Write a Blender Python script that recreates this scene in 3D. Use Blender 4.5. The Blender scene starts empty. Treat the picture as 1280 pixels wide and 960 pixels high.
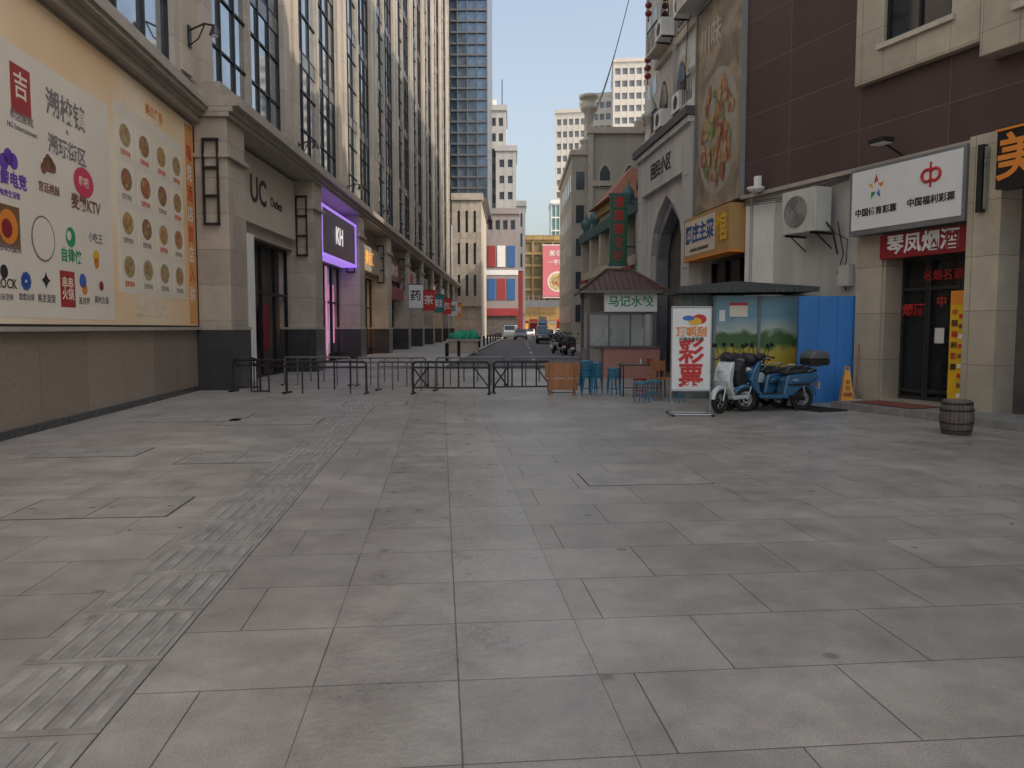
import bpy, bmesh, math, random
from mathutils import Vector, Matrix
random.seed(7)
sc=bpy.context.scene
col=sc.collection
rad=math.radians
# ------------------------------------------------------------------ materials
MATS={}
def M(name,c,rough=.6,metal=0,var=.15,vs=2.0,bump=.1,bs=30,brick=None,emit=0,spec=.5,streak=0,coat=0):
    if name in MATS: return MATS[name]
    m=bpy.data.materials.new(name); m.use_nodes=True; nt=m.node_tree; N=nt.nodes; L=nt.links
    b=N['Principled BSDF']; b.inputs['Roughness'].default_value=rough; b.inputs['Metallic'].default_value=metal
    b.inputs['Specular IOR Level'].default_value=spec
    b.inputs['Coat Weight'].default_value=coat
    tc=N.new('ShaderNodeTexCoord')
    base=N.new('ShaderNodeRGB'); base.outputs[0].default_value=(*c,1); cur=base.outputs[0]
    hgt=None
    if brick:
        w,h,mo,off,dk=brick
        sp=N.new('ShaderNodeSeparateXYZ'); L.new(tc.outputs['Object'],sp.inputs[0])
        ad=N.new('ShaderNodeMath'); ad.operation='ADD'; L.new(sp.outputs[0],ad.inputs[0]); L.new(sp.outputs[1],ad.inputs[1])
        cb=N.new('ShaderNodeCombineXYZ'); L.new(ad.outputs[0],cb.inputs[0]); L.new(sp.outputs[2],cb.inputs[1])
        br=N.new('ShaderNodeTexBrick'); br.offset=off; br.inputs['Scale'].default_value=1
        br.inputs['Brick Width'].default_value=w; br.inputs['Row Height'].default_value=h; br.inputs['Mortar Size'].default_value=mo
        br.inputs['Mortar Smooth'].default_value=.1
        br.inputs['Color1'].default_value=(.86,.86,.86,1); br.inputs['Color2'].default_value=(1.08,1.08,1.08,1); br.inputs['Mortar'].default_value=(dk,dk,dk,1)
        L.new(cb.outputs[0],br.inputs['Vector'])
        mx=N.new('ShaderNodeMix'); mx.data_type='RGBA'; mx.blend_type='MULTIPLY'; mx.inputs['Factor'].default_value=1
        L.new(cur,mx.inputs['A']); L.new(br.outputs['Color'],mx.inputs['B']); cur=mx.outputs['Result']; hgt=br.outputs['Fac']
    if var>0:
        n=N.new('ShaderNodeTexNoise'); n.inputs['Scale'].default_value=vs; n.inputs['Detail'].default_value=5; n.inputs['Roughness'].default_value=.65
        if streak:
            mp=N.new('ShaderNodeMapping'); mp.inputs['Scale'].default_value=(1,1,.12); L.new(tc.outputs['Object'],mp.inputs[0]); L.new(mp.outputs[0],n.inputs['Vector'])
        else: L.new(tc.outputs['Object'],n.inputs['Vector'])
        r=N.new('ShaderNodeMapRange'); r.inputs[1].default_value=.3; r.inputs[2].default_value=.7; r.inputs[3].default_value=1-var; r.inputs[4].default_value=1+var*.7
        L.new(n.outputs[0],r.inputs[0])
        mx=N.new('ShaderNodeMix'); mx.data_type='RGBA'; mx.blend_type='MULTIPLY'; mx.inputs['Factor'].default_value=1
        L.new(cur,mx.inputs['A']); L.new(r.outputs[0],mx.inputs['B']); cur=mx.outputs['Result']
        r2=N.new('ShaderNodeMapRange'); r2.inputs[3].default_value=max(.02,rough-.12); r2.inputs[4].default_value=min(1,rough+.12); L.new(n.outputs[0],r2.inputs[0])
        if rough>.15: L.new(r2.outputs[0],b.inputs['Roughness'])
    L.new(cur,b.inputs['Base Color'])
    if bump>0:
        n2=N.new('ShaderNodeTexNoise'); n2.inputs['Scale'].default_value=bs; n2.inputs['Detail'].default_value=2; L.new(tc.outputs['Object'],n2.inputs['Vector'])
        bp=N.new('ShaderNodeBump'); bp.inputs['Strength'].default_value=bump; bp.inputs['Distance'].default_value=.02; L.new(n2.outputs[0],bp.inputs['Height'])
        o=bp.outputs[0]
        if hgt is not None:
            b2=N.new('ShaderNodeBump'); b2.invert=True; b2.inputs['Strength'].default_value=.6; b2.inputs['Distance'].default_value=.01
            L.new(hgt,b2.inputs['Height']); L.new(o,b2.inputs['Normal']); o=b2.outputs[0]
        L.new(o,b.inputs['Normal'])
    if emit:
        L.new(cur,b.inputs['Emission Color']); b.inputs['Emission Strength'].default_value=emit
        if emit<.7:
            try: m.cycles.emission_sampling='NONE'
            except Exception: pass
    MATS[name]=m; return m
# ------------------------------------------------------------------ builder
class O:
    def __init__(s,name,loc=(0,0,0),rz=0):
        s.e=bpy.data.objects.new(name,None); s.e.empty_display_size=.2; col.objects.link(s.e)
        s.e.location=loc; s.e.rotation_euler=(0,0,rad(rz)); s.p={}; s.bev={}; s.name=name
    def g(s,part):
        if part not in s.p: s.p[part]=[bmesh.new(),[]]
        return s.p[part]
    def mi(s,part,mat):
        l=s.g(part)[1]
        if mat not in l: l.append(mat)
        return l.index(mat)
    def faces(s,part,mat,vs,fs,smooth=False):
        bm=s.g(part)[0]; k=s.mi(part,mat)
        v=[bm.verts.new(p) for p in vs]
        for f in fs:
            try:
                fc=bm.faces.new([v[i] for i in f]); fc.material_index=k; fc.smooth=smooth
            except ValueError: pass
    def box(s,part,mat,x0,x1,y0,y1,z0,z1):
        vs=[(x0,y0,z0),(x1,y0,z0),(x1,y1,z0),(x0,y1,z0),(x0,y0,z1),(x1,y0,z1),(x1,y1,z1),(x0,y1,z1)]
        s.faces(part,mat,vs,[(0,3,2,1),(4,5,6,7),(0,1,5,4),(1,2,6,5),(2,3,7,6),(3,0,4,7)])
    def prism(s,part,mat,pts,y0,y1,axis='y'):
        n=len(pts)
        if axis=='y': a=[(x,y0,z) for x,z in pts]; b=[(x,y1,z) for x,z in pts]
        elif axis=='x': a=[(y0,x,z) for x,z in pts]; b=[(y1,x,z) for x,z in pts]
        else: a=[(x,z,y0) for x,z in pts]; b=[(x,z,y1) for x,z in pts]
        s.faces(part,mat,a+b,[tuple(range(n)),tuple(range(2*n-1,n-1,-1))]+[(i,(i+n),((i+1)%n)+n,(i+1)%n) for i in range(n)])
    def cyl(s,part,mat,p0,p1,r,r2=None,n=10,caps=True):
        p0=Vector(p0);p1=Vector(p1); r2=r if r2 is None else r2
        d=(p1-p0).normalized(); a=d.orthogonal().normalized(); b=d.cross(a)
        vs=[]
        for p,q in((p0,r),(p1,r2)):
            for i in range(n):
                t=2*math.pi*i/n; vs.append(p+(a*math.cos(t)+b*math.sin(t))*q)
        s.faces(part,mat,vs,[(i,(i+1)%n,(i+1)%n+n,i+n) for i in range(n)],True)
        if caps: s.faces(part,mat,vs,[tuple(range(n-1,-1,-1)),tuple(range(n,2*n))])
    def tube(s,part,mat,pts,r,n=8):
        for i in range(len(pts)-1): s.cyl(part,mat,pts[i],pts[i+1],r,n=n)
        for p in pts[1:-1]: s.sph(part,mat,p,(r,r,r),8,5)
    def sph(s,part,mat,c,r,n=14,m=8):
        vs=[];fs=[]
        for j in range(m+1):
            ph=math.pi*j/m
            for i in range(n):
                t=2*math.pi*i/n; vs.append((c[0]+r[0]*math.sin(ph)*math.cos(t),c[1]+r[1]*math.sin(ph)*math.sin(t),c[2]+r[2]*math.cos(ph)))
        for j in range(m):
            for i in range(n): fs.append((j*n+i,(j+1)*n+i,(j+1)*n+(i+1)%n,j*n+(i+1)%n))
        s.faces(part,mat,vs,fs,True)
    def lathe(s,part,mat,c,prof,n=20):
        vs=[];fs=[]
        for r,z in prof:
            for i in range(n):
                t=2*math.pi*i/n; vs.append((c[0]+r*math.cos(t),c[1]+r*math.sin(t),c[2]+z))
        for j in range(len(prof)-1):
            for i in range(n): fs.append((j*n+i,j*n+(i+1)%n,(j+1)*n+(i+1)%n,(j+1)*n+i))
        s.faces(part,mat,vs,fs,True)
    def torus(s,part,mat,c,R,r,n=24,m=8,a0=0,a1=360):  # in XZ plane
        vs=[];fs=[]; full=(a1-a0)==360; k=n if full else n+1
        for i in range(k):
            t=rad(a0+(a1-a0)*i/n)
            for j in range(m):
                q=2*math.pi*j/m; rr=R+r*math.cos(q)
                vs.append((c[0]+rr*math.cos(t),c[1]+r*1.15*math.sin(q),c[2]+rr*math.sin(t)))
        for i in range(n):
            for j in range(m):
                i2=(i+1)%k
                fs.append((i*m+j,i*m+(j+1)%m,i2*m+(j+1)%m,i2*m+j))
        s.faces(part,mat,vs,fs,True)
    def disc(s,part,mat,c,r,face='-y',rx=None,n=20):
        rx=rx or r; vs=[]
        for i in range(n):
            t=2*math.pi*i/n
            if face=='-y': vs.append((c[0]+rx*math.cos(t),c[1],c[2]+r*math.sin(t)))
            else: vs.append((c[0],c[1]+rx*math.cos(t),c[2]+r*math.sin(t)))
        s.faces(part,mat,vs,[tuple(range(n))])
    def text(s,part,mat,t,loc,size,face='-y',al='CENTER',bold=.012,sx=1,ext=.004,rot=None):
        cu=bpy.data.curves.new(part,'FONT'); cu.body=t; cu.size=size; cu.align_x=al; cu.align_y='CENTER'; cu.offset=bold*size; cu.extrude=ext; cu.resolution_u=3
        ob=bpy.data.objects.new(part,cu); col.objects.link(ob)
        bpy.context.view_layer.update()
        me=bpy.data.meshes.new_from_object(ob.evaluated_get(bpy.context.evaluated_depsgraph_get()))
        bpy.data.objects.remove(ob); ob=bpy.data.objects.new(part,me); col.objects.link(ob)
        me.materials.clear(); me.materials.append(mat); ob.parent=s.e; ob.location=loc; ob.scale=(sx,1,1)
        ob.rotation_euler=rot or {'-y':(rad(90),0,0),'+x':(rad(90),0,rad(90)),'-x':(rad(90),0,rad(-90))}[face]
        return ob
    def done(s,bev=None):
        bev=bev or {}
        for k,(bm,ml) in s.p.items():
            bmesh.ops.recalc_face_normals(bm,faces=bm.faces)
            me=bpy.data.meshes.new(k); bm.to_mesh(me); bm.free()
            for m in ml: me.materials.append(m)
            ob=bpy.data.objects.new(k,me); col.objects.link(ob); ob.parent=s.e
            if k in bev:
                md=ob.modifiers.new('bevel','BEVEL'); md.width=bev[k]; md.segments=2; md.limit_method='ANGLE'; md.angle_limit=rad(40)
        return s.e
def grid(o,x0,x1,z0,z1,yf,nx,nz,pw,sh,dep,mw,mg,pre=''):
    o.box(pre+'window_glass',mg,x0+.01,x1-.01,yf+dep,yf+dep+.1,z0+.01,z1-.01)
    W=(x1-x0-pw)/nx; H=(z1-z0-sh)/nz
    for i in range(nx+1): o.box(pre+'walls',mw,x0+i*W,x0+i*W+pw,yf,yf+dep+.02,z0,z1)
    for j in range(nz+1):
        for i in range(nx): o.box(pre+'walls',mw,x0+i*W+pw,x0+(i+1)*W,yf+.03,yf+dep+.02,z0+j*H,z0+j*H+sh)
# ------------------------------------------------------------------ palette
stone=M('stone_beige',(.42,.37,.31),.5,brick=(1.2,.9,.006,0,.5),var=.18,vs=1.5)
stoneW=M('stone_pilaster',(.44,.39,.33),.45,brick=(4,1.4,.008,0,.5),var=.15,vs=1,streak=1)
stoneD=M('stone_dark_granite',(.05,.051,.055),.25,var=.3,vs=25,brick=(3,.52,.005,0,.4))
stoneT=M('stone_tan_granite',(.27,.22,.18),.35,brick=(1.6,1.6,.006,0,.4),var=.25,vs=14)
mould=M('stone_moulding',(.38,.34,.29),.5,var=.2,vs=3)
glassD=M('curtain_glass',(.42,.47,.52),.05,metal=.85,var=.35,vs=.35,bump=.08,bs=.7,spec=1)
glassW=M('window_glass_dark',(.02,.025,.03),.05,var=.3,vs=.5,bump=.03,bs=.8,spec=1)
glassF=M('far_glass',(.06,.075,.09),.12,var=.3,vs=.4,bump=0)
glassB=M('blue_glass',(.14,.20,.27),.08,metal=.5,var=.3,vs=.3,bump=.03,bs=.6,spec=1)
mull=M('mullion_metal',(.03,.03,.035),.4,metal=.6,var=.1,bump=0)
brown=M('brown_cladding',(.085,.052,.050),.42,brick=(2.1,1.15,.010,0,1.9),var=.15,vs=1.2,bump=.03,streak=1)
cream=M('cream_tile',(.48,.42,.33),.45,brick=(1.3,.95,.007,0,.5),var=.15,vs=2)
creamS=M('cream_stone',(.55,.50,.42),.5,var=.15,vs=2)
plas=M('grey_plaster',(.48,.47,.45),.8,var=.2,vs=1.5,streak=1)
white=M('white_paint',(.78,.78,.76),.5,var=.1,bump=.02)
whiteS=M('sign_white',(.76,.77,.78),.35,var=.05,vs=1,bump=0)
red=M('red_print',(.55,.03,.03),.5,var=.05,bump=0)
redD=M('dark_red',(.25,.015,.022),.4,var=.08,bump=0)
black=M('black_plastic',(.015,.015,.017),.4,var=.1,bump=.02)
rubber=M('tyre_rubber',(.018,.018,.018),.8,var=.15)
steel=M('steel',(.45,.46,.47),.3,metal=.9,var=.1,bump=0)
barr=M('barrier_dark_steel',(.045,.04,.04),.42,metal=.6,var=.25,vs=10,bump=.05)
barg=M('barrier_grey_steel',(.20,.19,.18),.45,metal=.6,var=.25,vs=10,bump=.05)
orange=M('orange_print',(.75,.25,.03),.5,var=.05,bump=0)
yellow=M('yellow_plastic',(.75,.45,.02),.4,var=.08,bump=0)
blueP=M('blue_panel',(.03,.19,.55),.5,var=.2,vs=2,bump=.03,streak=1)
blueS=M('stool_blue',(.02,.20,.34),.4,var=.15,bump=0)
green=M('green_print',(.02,.30,.13),.5,var=.05,bump=0)
wood=M('wood_orange',(.36,.15,.06),.45,var=.3,vs=6,streak=1,bump=.08)
purple=M('purple_print',(.13,.05,.40),.5,var=.05,bump=0)
ink=M('ink_black',(.02,.02,.022),.5,var=0,bump=0)
brn=M('ink_brown',(.20,.09,.04),.5,var=0,bump=0)
# ------------------------------------------------------------------ ground
def pavemat():
    m=bpy.data.materials.new('granite_paving'); m.use_nodes=True; nt=m.node_tree;N=nt.nodes;L=nt.links;b=N['Principled BSDF']
    tc=N.new('ShaderNodeTexCoord'); mp=N.new('ShaderNodeMapping'); mp.inputs['Rotation'].default_value=(0,0,rad(-5.28)); mp.inputs['Location'].default_value=(.58,0,0)
    L.new(tc.outputs['Object'],mp.inputs[0])
    def brick(w,h,off):
        br=N.new('ShaderNodeTexBrick'); br.offset=off; br.inputs['Scale'].default_value=1; br.inputs['Brick Width'].default_value=w; br.inputs['Row Height'].default_value=h
        br.inputs['Mortar Size'].default_value=.004; br.inputs['Mortar Smooth'].default_value=.3
        br.inputs['Color1'].default_value=(.91,.91,.91,1); br.inputs['Color2'].default_value=(1.05,1.045,1.03,1); br.inputs['Mortar'].default_value=(.36,.35,.34,1)
        L.new(mp.outputs[0],br.inputs['Vector']); return br
    A=brick(.65,.68,0); B=brick(.975,.68,.5)
    sp=N.new('ShaderNodeSeparateXYZ'); L.new(mp.outputs[0],sp.inputs[0])
    def math_(op,a,bb=None):
        q=N.new('ShaderNodeMath'); q.operation=op
        if isinstance(a,(int,float)): q.inputs[0].default_value=a
        else: L.new(a,q.inputs[0])
        if bb is not None:
            if isinstance(bb,(int,float)): q.inputs[1].default_value=bb
            else: L.new(bb,q.inputs[1])
        return q.outputs[0]
    cm=math_('LESS_THAN',math_('ABSOLUTE',math_('SUBTRACT',sp.outputs[0],.65)),.65)
    mx=N.new('ShaderNodeMix'); mx.data_type='RGBA'; L.new(cm,mx.inputs['Factor']); L.new(B.outputs['Color'],mx.inputs['A']); L.new(A.outputs['Color'],mx.inputs['B'])
    mf=N.new('ShaderNodeMix'); mf.data_type='FLOAT'; L.new(cm,mf.inputs['Factor']); L.new(B.outputs['Fac'],mf.inputs['A']); L.new(A.outputs['Fac'],mf.inputs['B'])
    def noise(sc_,d=5,r=.6):
        n=N.new('ShaderNodeTexNoise'); n.inputs['Scale'].default_value=sc_; n.inputs['Detail'].default_value=d; n.inputs['Roughness'].default_value=r; L.new(tc.outputs['Object'],n.inputs['Vector']); return n.outputs[0]
    def mr(i,a,b_,c,d):
        r=N.new('ShaderNodeMapRange'); r.inputs[1].default_value=a; r.inputs[2].default_value=b_; r.inputs[3].default_value=c; r.inputs[4].default_value=d; L.new(i,r.inputs[0]); return r.outputs[0]
    n1=noise(.35); n2=noise(2.2,8,.75); n3=noise(120,2,.6)
    f=math_('MULTIPLY',mr(n1,.35,.65,.78,1.14),mr(n2,.3,.7,.70,1.22)); f=math_('MULTIPLY',f,mr(n3,.3,.7,.78,1.2))
    vo=N.new('ShaderNodeTexVoronoi'); vo.inputs['Scale'].default_value=1.7; L.new(tc.outputs['Object'],vo.inputs['Vector'])
    n5=noise(14,3,.6); dd=math_('ADD',vo.outputs['Distance'],mr(n5,0,1,-.05,.05))
    f=math_('MULTIPLY',f,mr(dd,.045,.085,.62,1))
    b0=N.new('ShaderNodeMix'); b0.data_type='RGBA'; b0.blend_type='MULTIPLY'; b0.inputs['Factor'].default_value=1; b0.inputs['A'].default_value=(.345,.325,.297,1); L.new(mx.outputs['Result'],b0.inputs['B'])
    b1=N.new('ShaderNodeMix'); b1.data_type='RGBA'; b1.blend_type='MULTIPLY'; b1.inputs['Factor'].default_value=1; L.new(b0.outputs['Result'],b1.inputs['A']); L.new(f,b1.inputs['B'])
    L.new(b1.outputs['Result'],b.inputs['Base Color'])
    ro=mr(n2,.3,.7,.34,.58); ro=math_('SUBTRACT',ro,math_('MULTIPLY',cm,.12)); L.new(ro,b.inputs['Roughness'])
    v2=N.new('ShaderNodeTexVoronoi'); v2.inputs['Scale'].default_value=26; L.new(mp.outputs[0],v2.inputs['Vector'])
    hh=math_('ADD',math_('MULTIPLY',math_('MULTIPLY',v2.outputs['Distance'],cm),1.0),math_('MULTIPLY',n3,.4))
    bp=N.new('ShaderNodeBump'); bp.inputs['Strength'].default_value=.45; bp.inputs['Distance'].default_value=.006; L.new(hh,bp.inputs['Height'])
    b2=N.new('ShaderNodeBump'); b2.invert=True; b2.inputs['Strength'].default_value=.7; b2.inputs['Distance'].default_value=.006; L.new(mf.outputs['Result'],b2.inputs['Height']); L.new(bp.outputs[0],b2.inputs['Normal'])
    n4=noise(.9,2,.5); b3=N.new('ShaderNodeBump'); b3.inputs['Strength'].default_value=.35; b3.inputs['Distance'].default_value=.03; L.new(n4,b3.inputs['Height']); L.new(b2.outputs[0],b3.inputs['Normal'])
    L.new(b3.outputs[0],b.inputs['Normal']); return m
pave=pavemat()
def sheet(name,mat,pts,z,z0=None):
    bm=bmesh.new(); v=[bm.verts.new((x,y,z)) for x,y in pts]; bm.faces.new(v)
    if z0 is not None:
        w=[bm.verts.new((x,y,z0)) for x,y in pts]; n=len(pts)
        for i in range(n): bm.faces.new([v[i],v[(i+1)%n],w[(i+1)%n],w[i]])
    bmesh.ops.recalc_face_normals(bm,faces=bm.faces)
    me=bpy.data.meshes.new(name); bm.to_mesh(me); bm.free(); me.materials.append(mat); ob=bpy.data.objects.new(name,me); col.objects.link(ob)
    if z0 is None and me.polygons[0].normal.z<0: me.flip_normals()
    return ob
sheet('ground',pave,[(-600,-600),(600,-600),(600,700),(-600,700)],0)
asph=M('asphalt',(.085,.085,.087),.6,var=.25,vs=2,bump=.4,bs=90)
sheet('road',asph,[(-2.6,30),(4.2,30),(5.0,75),(5.6,125),(60,127),(60,146),(-60,146),(-60,127),(-.9,125)],.004)
kerbm=M('kerb_granite',(.40,.39,.37),.6,var=.2,vs=5,brick=(1,.5,.006,0,.5))
sheet('sidewalk',M('sidewalk_paving',(.36,.35,.33),.5,var=.2,vs=2,brick=(.6,.4,.005,.5,.5)),[(-8.05,30),(-2.75,30),(-1.05,125),(-8.05,125)],.12,0)
sheet('kerb',kerbm,[(-2.75,30),(-2.6,30),(-.9,125),(-1.05,125)],.125,0)
lm=M('road_paint',(.6,.6,.58),.6,var=.35,vs=6)
for k in range(7):
    y=36+k*12; x=1+.012*(y-36)
    sheet('lane_marking',lm,[(x,y),(x+.12,y),(x+.17,y+4),(x+.05,y+4)],.008)
tact=M('tactile_slab',(.30,.285,.262),.5,var=.35,vs=3,bump=.2)
tactr=M('tactile_ridge',(.32,.305,.28),.45,var=.4,vs=4)
jd=M('joint_dark',(.08,.075,.07),.9,var=.3,vs=8)
t=O('tactile_paving',(0,0,0),5.28)
y=1.02; k=0
while y<17:
    t.box('bed',jd,-2.003,-1.352,y,y+.68,0,.003)
    t.box('slabs',tact,-1.999,-1.356,y+.004,y+.676,0,.006)
    if abs(y-9.9)<.35:
        for i in range(9):
            for j in range(9): t.lathe('studs',tactr,(-1.96+i*.07,y+.05+j*.072,.006),[(.022,0),(.015,.006),(0,.006)],8)
    elif random.random()<.93:
        for i in range(6):
            x=-1.955+i*.1; t.prism('ridges',tactr,[(x,.006),(x+.06,.006),(x+.05,.0105),(x+.01,.0105)],y+.05,y+.63)
            if random.random()<.8: t.box('grooves',jd,x+.068,x+.072,y+.05,y+.63,.006,.0068)
    y+=.68
t.done()
slab=M('cover_slab',(.32,.305,.28),.5,var=.3,vs=3,bump=.2)
def manhole(x,y,w,h,n=2,f=.012):
    o=O('manhole_cover',(x,y,0),5.28)
    o.box('frame',jd,-w/2-f,w/2+f,-h/2-f,h/2+f,0,.004)
    for i in range(n):
        a=-w/2+i*w/n; o.box('slabs',slab,a+f*.5,a+w/n-f*.5,-h/2+.003,h/2-.003,.0,.007)
        if f>.008:
            for q in(.12,.88): o.box('lifting_slots',jd,a+q*w/n-.03,a+q*w/n+.03,-.008,.008,.007,.0085)
    o.done({'slabs':.003})
manhole(-3.65,6.75,1.35,.75); manhole(-3.35,9.4,1.35,.75); manhole(-5.6,13.6,1.7,1.1,3); manhole(1.4,8.1,1.3,.68,1,.007); manhole(-5.4,9.8,1.3,.7); manhole(-5.0,6.2,1.1,.6)
manhole(-4.1,13.1,1.6,.9,2); manhole(-2.9,16.3,1.3,.9,3)
lit=O('litter',(0,0,0),0)
lmm=[M('litter_paper',(.6,.58,.54),.8,bump=0),M('litter_leaf',(.16,.09,.04),.8,bump=0),M('litter_dark',(.06,.055,.05),.8,bump=0)]
for i in range(170):
    if i%3==0: y=random.uniform(5,19); x=-6.75-.0885*(y-5)+random.uniform(.08,.5)
    elif i%3==1: y=random.uniform(8,16); x=7.0-.45*(y-16)+random.uniform(-2.2,-1.35)
    else: x=random.uniform(-6,6); y=random.uniform(4,22)
    s=random.uniform(.008,.028); a=random.uniform(0,6); h=random.uniform(.002,.008)
    lit.faces('scraps',lmm[random.choice([0,1,1,2,2])],[(x+s*math.cos(a),y+s*math.sin(a),.011),(x-s*.6*math.sin(a),y+s*.6*math.cos(a),.011+h),(x-s*math.cos(a),y-s*math.sin(a),.011),(x+s*.6*math.sin(a),y-s*.6*math.cos(a),.011+h*.5)],[(0,1,2,3)])
lit.done()
# ------------------------------------------------------------------ LEFT: wing with poster
o=O('commercial_building_wing',(-8.1,20,0),5.06)
o.box('walls',stoneT,-8,0,-32,-.02,0,1.6)
o.box('plinth',stoneD,-.01,.06,-32,-.02,0,.12)
o.box('walls',stone,-8,-.01,-32,-.02,1.6,6.95)
o.box('mouldings',mould,-.2,.22,-32,-.02,6.75,6.9); o.box('mouldings',mould,-.2,.28,-32,-.02,6.9,7.0)
o.box('mouldings',mould,-.2,.42,-32,-.02,7.0,7.1); o.box('mouldings',mould,-.2,.48,-32,-.02,7.1,7.22)
o.box('mouldings',mould,-.2,.2,-32,-.02,7.22,7.6)
o.box('mouldings',mould,0,.12,-32,-.02,1.55,1.62)
o.box('core',stone,-8,-.7,-32,-.02,6.95,40)
for k in range(5):
    y1=-1.6-k*6.2; y0=y1-4.4
    o.box('window_glass',glassD,-.25,-.1,y0,y1,7.6,40)
    for q in range(4): o.box('mullions',mull,-.12,-.02,y0+q*(4.4/3)-.04,y0+q*(4.4/3)+.04,7.6,40)
    z=7.6
    while z<40: o.box('mullions',mull,-.12,-.03,y0,y1,z,z+.07); z+=1.6
    o.box('pilasters',stoneW,-.7,.1,y1,y1+.55,7.6,40); o.box('pilasters',stoneW,-.7,-.04,y1+.55,y1+1.25,7.6,40)
    if k: o.box('pilasters',stoneW,-.7,.1,y1+1.25,y1+1.8,7.6,40)
o.done()
def postermat():
    m=bpy.data.materials.new('poster_print'); m.use_nodes=True; nt=m.node_tree;N=nt.nodes;L=nt.links;b=N['Principled BSDF']; b.inputs['Roughness'].default_value=.4
    tc=N.new('ShaderNodeTexCoord'); n=N.new('ShaderNodeTexNoise'); n.inputs['Scale'].default_value=.35; n.inputs['Detail'].default_value=1; L.new(tc.outputs['Object'],n.inputs[0])
    r=N.new('ShaderNodeValToRGB'); r.color_ramp.elements[0].position=.35; r.color_ramp.elements[0].color=(.80,.55,.30,1); r.color_ramp.elements[1].position=.65; r.color_ramp.elements[1].color=(.85,.74,.56,1); L.new(n.outputs[0],r.inputs[0]); L.new(r.outputs[0],b.inputs['Base Color'])
    w=N.new('ShaderNodeTexNoise'); w.inputs['Scale'].default_value=.8; L.new(tc.outputs['Object'],w.inputs[0]); bp=N.new('ShaderNodeBump'); bp.inputs['Strength'].default_value=.3; bp.inputs['Distance'].default_value=.05; L.new(w.outputs[0],bp.inputs['Height']); L.new(bp.outputs[0],b.inputs['Normal']); return m
pm=postermat()
o=O('advertising_poster',(-8.1,20,0),5.06)
ppale=M('poster_pale',(.76,.70,.61),.45,var=.08,vs=.5,bump=.08,bs=1.5); pcard=M('poster_card',(.80,.73,.58),.45,var=.05,bump=0); pfoot=M('poster_orange',(.70,.33,.10),.45,var=.1,bump=0)
o.box('print',pm,0.0,.04,-16.5,-.25,1.66,6.66)
o.box('frame',mull,0.0,.06,-16.5,-.22,1.62,1.66); o.box('frame',mull,0,.06,-.25,-.2,1.62,6.66)
X=.043
def py(u): return (6083/(555-u)-20)*1.004
def pz(u,v): return 1.6+(410-v)*(6083/(555-u))/961
o.box('panel_logos',ppale,.04,X,-14,py(143),1.75,5.75)
o.box('panel_menu',ppale,.04,X,py(150),py(232),2.3,6.0)
o.box('panel_footer',pfoot,.04,X,py(237),-.26,1.7,6.6)
X2=.047
def T(t,u,v,hpx,mat,sx=1,bold=.012): 
    s=hpx*(6083/(555-u))/961; o.text('lettering',mat,t,(X2+.001,py(u),pz(u,v)),s,'+x',bold=bold,sx=sx,ext=.001)
def R(u,v,w,h,mat,e=0):
    Y=py(u);Z=pz(u,v); o.box('logos',mat,X,X2+e,Y-w/2,Y+w/2,Z-h/2,Z+h/2)
def Dd(u,v,r,mat,e=.001): o.disc('logos',mat,(X2+e,py(u),pz(u,v)),r,'+x')
gy=M('ink_grey',(.20,.18,.20),.5,var=0,bump=0); pk=M('ink_pink',(.6,.04,.10),.5,var=0,bump=0); bl=M('ink_blue',(.05,.14,.5),.5,var=0,bump=0); br2=M('ink_maroon',(.35,.03,.03),.5,var=0,bump=0)
R(37,122,.55,.72,br2); T('吉',37,118,34,pcard); T('嗨店影院',37,155,13,gy); T('HG Entertainment',37,168,9,gy)
T('潮校镇',92,148,33,gy,bold=.02); T('×',92,172,14,gy); T('潮玩街区',92,195,24,gy,bold=.02)
T('虎鲸电竞',18,228,20,purple,bold=.03); T('电竞生活馆',18,246,9,purple)
for i,(du) in enumerate((-6,0,6)): Dd(18+du,200+abs(du),.12,purple)
for i in range(5): Dd(67+(-6,-3,0,3,6)[i],214-(0,6,10,6,0)[i],.09,brn)
T('▲',67,212,22,brn); T('宫廷桃酥',67,240,13,brn)
o.disc('logos',pk,(X2+.001,py(110),pz(110,232)),.26,'+x',rx=.38); T('嗨吧',110,232,13,pcard); T('麦霸KTV',112,260,20,brn,bold=.025)
R(14,285,.62,.62,brn); Dd(14,285,.25,orange); Dd(12,287,.14,redD,.002); T('百味大盘鸡',15,312,10,gy)
Dd(57,300,.36,gy); Dd(57,300,.33,ppale,.003); T('梵高',57,293,17,gy); T('美术馆',57,310,12,gy)
Dd(91,298,.17,green); Dd(89,296,.08,ppale,.002); T('自律侠',91,322,18,green,bold=.02)
Dd(122,322,.12,yellow); Dd(122,330,.1,orange); T('小吃王',122,300,13,gy)
T('BLOCK',6,355,17,ink); Dd(6,340,.1,ink); T('玩乐空间',6,372,9,gy)
for i in range(9): Dd(33+4*math.cos(i*.7),352+7*math.sin(i*.7),.06,bl)
T('造型台球',33,372,9,gy); T('✦',58,352,24,ink); T('美发造型',58,374,11,gy)
R(85,362,.5,.6,br2); T('串串',85,355,15,pcard); T('火锅',85,369,15,pcard)
Dd(104,352,.13,bl); Dd(106,362,.1,orange); T('派对屋',105,377,10,gy); Dd(127,358,.09,redD); T('美时女装',127,376,10,gy)
fm=[M('food%d'%i,c,.5,var=.5,vs=14,bump=0) for i,c in enumerate([(.50,.20,.08),(.42,.25,.10),(.5,.32,.12),(.3,.15,.07),(.42,.13,.06),(.40,.32,.15)])]
T('L4',158,140,34,ppale); T('美食广场',200,150,14,orange)
pc=M('plate_white',(.75,.73,.67),.4,var=.03,bump=0)
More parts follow.
